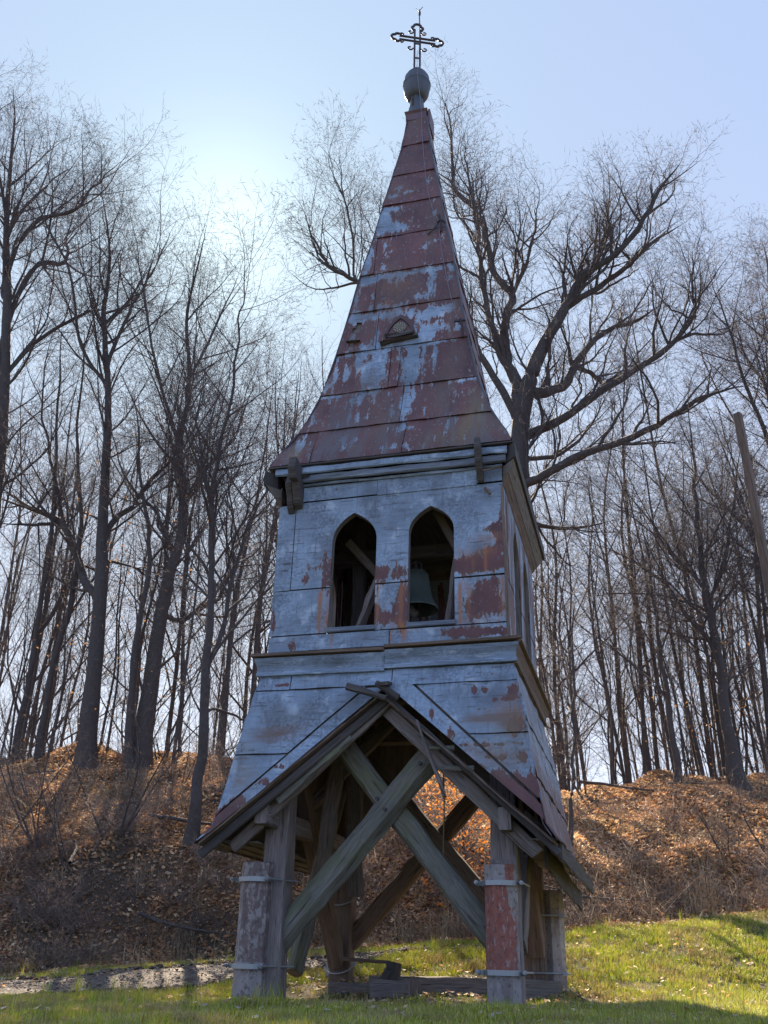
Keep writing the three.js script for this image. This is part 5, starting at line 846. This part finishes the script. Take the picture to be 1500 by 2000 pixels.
// shrubs and brambles on the slope
{
  const rng = rngOf(909);
  const brushMat = std({ color: new THREE.Color().setRGB(0.17, 0.125, 0.10), roughness: 0.9 });
  const makeShrub = (seed, stems, h) => {
    const t = group('shrub', scene, { label: 'bare many stemmed shrub growing on the leafy slope', category: 'shrub', group: 'bare shrubs on the leafy slope' }), r = rngOf(seed), W = new Wood(), C = new Wood();
    for (let s = 0; s < stems; s++) { const a = r() * 6.28, d = V(Math.cos(a) * 0.5, 1, Math.sin(a) * 0.5).normalize(), pts = [], rad = []; let p = V(Math.cos(a) * 0.1, -0.15, Math.sin(a) * 0.1); const hh = h * (0.6 + 0.5 * r()), r0 = 0.012 + 0.014 * r(); for (let k = 0; k <= 8; k++) { pts.push(p.clone()); rad.push(r0 * (1 - k / 9)); d.x += (r() - 0.5) * 0.3; d.z += (r() - 0.5) * 0.3; d.normalize(); p = p.addScaledVector(d, hh / 8); } W.tube(pts, rad, 5); addBoughs(C, pts, rad, { ...SPECIES.thin, first: [0.4, 1.1], gap: 0.28, len: [0.4, 0.2, 0.12], firstR: 0.006 }, r, 0.15); }
    mesh('stem', W.get(), bark, t); mesh('twigs', C.get(), brushMat, t, { kind: 'stuff' }); return t;
  };
  const kinds = [makeShrub(31, 5, 2.4), makeShrub(32, 7, 1.7), makeShrub(33, 4, 3.0)];
  const named = [[-6.55, -5.6, 2, 'leaning bare shrub low on the bank at the left edge'], [-5.75, -5.7, 0, 'bare shrub with several stems second from left on the bank'], [-4.75, -5.9, 2, 'bare shrub with a dark straight stem before the slope tree']];
  let first = [true, true, true];
  const place = (k, x, z, s, label) => { let t; if (first[k] && !label) { t = kinds[k]; first[k] = false; } else { t = copy(kinds[k], label); if (label) delete t.userData.group; } t.position.set(x, groundY(x, z), z); t.rotation.y = rng() * 6.28; t.scale.setScalar(s); };
  for (let i = 0; i < 17; i++) { const z = -4.7 - 6.6 * rng(), D = 10.26 - z; place(i % 3, lerp(-0.44, 0.43, (i * 0.618 + 0.06 * rng()) % 1) * D, z, 0.5 + 0.55 * rng()); }
  named.forEach(([x, z, k, l]) => place(k, x, z, 1, l));
  // dead branches lying about
  const fb = group('fallen_branch', scene, { label: 'dead branch lying on the leaf covered slope', category: 'branch', group: 'dead branches lying on the slope' }), FW = new Wood(), fr = rngOf(55), fp = []; let q0 = V(-0.9, 0.05, 0), fd = V(1, 0.06, 0.1);
  for (let k = 0; k <= 9; k++) { fp.push(q0.clone()); fd.x += 0; fd.y += (fr() - 0.5) * 0.25; fd.z += (fr() - 0.5) * 0.4; fd.normalize(); q0 = q0.addScaledVector(fd, 0.22); }
  FW.tube(fp, fp.map((_, k) => 0.03 * (1 - k / 10.5)), 6); addBoughs(FW, fp, fp.map(() => 0.014), { ...SPECIES.thin, first: [0.3, 0.8], gap: 0.3, firstUp: 0.1, density: [3, 3, 2] }, fr, 0.3); mesh('stem', FW.get(), bark, fb);
  for (let i = 0; i < 16; i++) { const t = i ? copy(fb) : fb, z = -4.6 - 6 * rng(), x = lerp(-0.42, 0.42, (i * 0.618) % 1) * (10.26 - z); t.position.set(x, groundY(x, z) + 0.03, z); t.rotation.set(0.35, rng() * 6.28, 0); t.scale.setScalar(0.6 + 0.8 * rng()); }
  // a young beech still holding its orange leaves, seen through the braces
  const yb = group('young_beech', scene, { label: 'young beech holding dry orange leaves seen between the tower braces', category: 'sapling' }), W = new Wood(), C = new Wood(), r = rngOf(77), px = 0.98, pz = -4.4, pts = [];
  for (let k = 0; k <= 8; k++) pts.push(V(0.06 * Math.sin(k), -0.2 + k * 0.28, 0.05 * Math.cos(k * 1.7)));
  W.tube(pts, pts.map((_, k) => 0.022 * (1 - k / 9)), 6); addBoughs(C, pts, pts.map((_, k) => 0.022 * (1 - k / 9)), { ...SPECIES.thin, first: [0.5, 1.1], gap: 0.1, len: [0.4, 0.2, 0.1], firstUp: 0.1 }, r, 0.2);
  mesh('trunk', W.get(), bark, yb); mesh('crown', C.get(), twigMat, yb);
  mesh('leaves', dryLeaves(null, r, pts.slice(2), 1100, 0.7, 0.075), new THREE.MeshPhysicalMaterial({ color: new THREE.Color().setRGB(0.72, 0.27, 0.05), roughness: 0.85, transmission: 0.5, thickness: 0, side: THREE.DoubleSide }), yb, { kind: 'stuff' });
  yb.position.set(px, groundY(px, pz), pz);
}
// ---------------------------------------------------------------- ground cover
function scatter(name, geo, mat, n, seed, at, tint, info) {
  const rng = rngOf(seed), M = [], Cc = [], m = new THREE.Matrix4(), q = new THREE.Quaternion(), e = new THREE.Euler();
  for (let i = 0, tries = 0; i < n && tries < n * 6; tries++) { const r = at(rng); if (!r) continue; i++; e.set(r[3] || 0, r[4] || 0, r[5] || 0, 'YXZ'); q.setFromEuler(e); m.compose(V(r[0], r[1], r[2]), q, V(r[6], r[7] ?? r[6], r[6])); M.push(m.clone()); Cc.push(tint(rng, r)); }
  const im = new THREE.InstancedMesh(geo, mat, M.length); M.forEach((k, i) => { im.setMatrixAt(i, k); im.setColorAt(i, new THREE.Color().setRGB(...Cc[i])); });
  im.name = name; im.castShadow = im.receiveShadow = true; Object.assign(im.userData, { kind: 'stuff', ...info }); scene.add(im); return im;
}
{
  const leafGeo = (() => { const g = new Geo(), P = [[-0.5, 0, 0.10], [-0.1, -0.3, 0.02], [0.5, 0, 0.16], [0, 0.3, 0.06], [0, 0, -0.03]].map(([x, z, y]) => g.vert(x, y, z)); g.tri(P[0], P[4], P[1]); g.tri(P[1], P[4], P[2]); g.tri(P[2], P[4], P[3]); g.tri(P[3], P[4], P[0]); return g.get(); })();
  const leafMat = new THREE.MeshPhysicalMaterial({ color: 0xffffff, roughness: 0.8, transmission: 0.4, thickness: 0, side: THREE.DoubleSide });
  const brown = r => { const t = r(), b = 0.7 + 1.0 * r(); const c = t < 0.45 ? [0.46, 0.26, 0.125] : t < 0.75 ? [0.60, 0.40, 0.22] : t < 0.9 ? [0.24, 0.125, 0.07] : [0.68, 0.53, 0.36]; return c.map(v => v * b); };
  scatter('leaf_litter', leafGeo, leafMat, 170000, 5, r => { const z = -3.6 - 9.6 * Math.pow(r(), 1.1), D = 10.26 - z, x = lerp(-0.47, 0.46, r()) * D; if (onPath(x, z) || z > footZ(x) + 0.15 + (r() - 0.5) * 0.5) return null; if (fbm(x * 0.55 + 3, z * 0.7, 3) > 0.55 && r() > 0.4) return null; return [x, groundY(x, z) + 0.02 + 0.04 * r(), z, (r() - 0.5) * 1.6 + 0.25, r() * 6.28, (r() - 0.5) * 1.6, 0.05 + 0.085 * r() * r()]; }, (r, p) => { const c = brown(r), m = 0.75 + 0.9 * (fbm(p[0] * 0.8 + 12, p[2] * 0.9, 4) - 0.25), g = ss(0.55, 0.7, fbm(p[0] * 0.7 + 40, p[2] * 0.9, 3)) * 0.5; return mix3(c.map(v => v * m), [0.24, 0.21, 0.075], g * r()); });
  scatter('fallen_leaves', leafGeo, leafMat, 3000, 6, r => { const x = lerp(-6, 7, r()), z = lerp(-3.8, 4.2, r()), near = Math.hypot(x * 0.8, z - 0.2) < 1.9; if (!near && r() > 0.42) return null; return [x, groundY(x, z) + 0.03 + 0.02 * r(), z, (r() - 0.5) * 1.0, r() * 6.28, (r() - 0.5) * 1.0, 0.035 + 0.045 * r()]; }, r => { const c = brown(r); return r() < 0.3 ? [0.42, 0.36, 0.30] : c; });
  const tuft = (n, seed, h, w, spread) => { const g = new Geo(), r = rngOf(seed); for (let i = 0; i < n; i++) { const a = r() * 6.28, hh = h * (0.5 + 0.7 * r()), bx0 = (r() - 0.5) * spread, bz = (r() - 0.5) * spread, lx = Math.cos(a) * hh * (0.25 + 0.5 * r()), lz = Math.sin(a) * hh * (0.25 + 0.5 * r()), c = -Math.sin(a) * w, s = Math.cos(a) * w; const A = g.vert(bx0 - c, 0, bz - s), B = g.vert(bx0 + c, 0, bz + s), C = g.vert(bx0 + lx * 0.4 + c * 0.8, hh * 0.62, bz + lz * 0.4 + s * 0.8), D = g.vert(bx0 + lx * 0.4 - c * 0.8, hh * 0.62, bz + lz * 0.4 - s * 0.8), E = g.vert(bx0 + lx, hh, bz + lz); g.quad(A, B, C, D); g.tri(D, C, E); } return g.get(); };
  const grassMat = new THREE.MeshPhysicalMaterial({ color: 0xffffff, roughness: 0.6, transmission: 0.5, thickness: 0, side: THREE.DoubleSide });
  const green = (r, p) => { const d = fbm(p[0] * 1.3 + 40, p[2] * 1.3, 3), b = 0.7 + 0.6 * r(); const c = r() < 0.2 + 0.55 * ss(0.48, 0.66, d) ? [0.42, 0.34, 0.13] : r() < 0.5 ? [0.33, 0.40, 0.03] : [0.50, 0.48, 0.05]; return c.map(v => v * b); };
  const lawn = (r) => { const D = 3.2 + 12.2 * Math.pow(r(), 0.8), z = 10.26 - D, x = lerp(-0.5, 0.5, r()) * D; if (z < footZ(x) + 0.05 || onPath(x, z)) return null; const under = Math.hypot((x - 0.1) * 0.75, (z + 0.1) * 0.9) < 1.4 + 0.9 * (fbm(x * 2, z * 2, 2) - 0.5); if (under && r() > 0.07) return null; if (fbm(x * 1.6 + 9, z * 1.6, 4) > 0.55 && r() > 0.25) return null; return [x, groundY(x, z) - 0.004, z, 0, r() * 6.28, 0, 0.7 + 0.6 * r(), (0.6 + 0.8 * r()) * (0.75 + 0.7 * fbm(x * 2.5, z * 2.5, 2))]; };
  scatter('grass', tuft(14, 3, 0.052, 0.0032, 0.10), grassMat, 52000, 8, lawn, green);
  scatter('tall_grass', tuft(8, 4, 0.14, 0.003, 0.06), grassMat, 260, 9, r => { const p = lawn(r); if (!p || p[2] > 3.4) return null; p[6] *= 0.9; return p; }, green);
  scatter('dry_grass', tuft(16, 5, 0.34, 0.003, 0.22), std({ color: 0xffffff, roughness: 0.9, side: THREE.DoubleSide }), 800, 10, r => { const z = -3.7 - 6 * Math.pow(r(), 3.2), D = 10.26 - z, x = lerp(-0.47, 0.46, r()) * D; if (z > footZ(x) - 0.02 || onPath(x, z)) return null; return [x, groundY(x, z) - 0.01, z, 0.35, (r() - 0.5) * 2.4, 0, 0.6 + 0.8 * r()]; }, r => { const b = 0.5 + 0.8 * r(); return [0.32 * b, 0.25 * b, 0.17 * b]; });
  const bram = (() => { const W = new Wood(), r = rngOf(15); for (let i = 0; i < 44; i++) { const a = r() * 6.28, d = V(Math.cos(a) * 0.8, 0.5 + 0.8 * r(), Math.sin(a) * 0.8).normalize(), pts = [], rad = []; let p = V((r() - 0.5) * 0.6, -0.05, (r() - 0.5) * 0.6); const L = 0.5 + 0.8 * r(); for (let k = 0; k <= 6; k++) { pts.push(p.clone()); rad.push(0.0042 * (1 - k / 8)); d.y -= 0.10; d.x += (r() - 0.5) * 0.3; d.z += (r() - 0.5) * 0.3; d.normalize(); p = p.addScaledVector(d, L / 6); } W.tube(pts, rad, 3); for (let k = 1; k < 6; k++) W.spike(pts[k], pts[k].clone().add(V((r() - 0.5) * 0.35, r() * 0.2, (r() - 0.5) * 0.35)), 0.0028); } return W.get(); })();
  scatter('undergrowth', bram, std({ color: 0xffffff, roughness: 0.9 }), 120, 12, r => { const z = -3.9 - 8 * Math.pow(r(), 1.5), D = 10.26 - z, x = lerp(-0.47, 0.46, r()) * D; if (z > footZ(x) + 0.0 || onPath(x, z)) return null; if (x > 1 && r() > 0.45) return null; if (z < -6 && r() > 0.4) return null; return [x, groundY(x, z), z, 0, r() * 6.28, 0, 0.6 + 0.7 * r()]; }, r => { const b = 0.6 + 0.8 * r(); return [0.19 * b, 0.145 * b, 0.125 * b]; });
  const stone = (() => { const g = new THREE.IcosahedronGeometry(1, 1), p = g.attributes.position; for (let i = 0; i < p.count; i++) { const s = 0.75 + 0.5 * vn(p.getX(i) * 2 + 5, p.getY(i) * 2 + p.getZ(i)); p.setXYZ(i, p.getX(i) * s, p.getY(i) * s * 0.6, p.getZ(i) * s); } g.computeVertexNormals(); return g; })();
  scatter('gravel', stone, std({ color: 0xffffff, roughness: 0.85 }), 2400, 13, r => { const x = lerp(-8, 0.0, r()), z = pathMid(x) + (r() * 2 - 1) * pathHalf(x) * 1.02; return [x, groundY(x, z) + 0.045, z, 0, r() * 6.28, 0, 0.006 + 0.018 * r() * r()]; }, r => { const b = 0.6 + 0.7 * r(); return [0.19 * b, 0.155 * b, 0.125 * b]; });
  scatter('mud_clods', stone, std({ color: 0xffffff, roughness: 1 }), 900, 14, r => { const x = lerp(-8, 0.3, r()), s = r() < 0.75 ? 1 : -1, z = pathMid(x) + s * pathHalf(x) * (0.8 + 0.35 * r()); return [x, groundY(x, z) + 0.03, z, 0, r() * 6.28, 0, 0.015 + 0.05 * r() * r()]; }, r => { const b = 0.6 + 0.7 * r(); return [0.07 * b, 0.05 * b, 0.036 * b]; });
}
renderer.render(scene, camera);
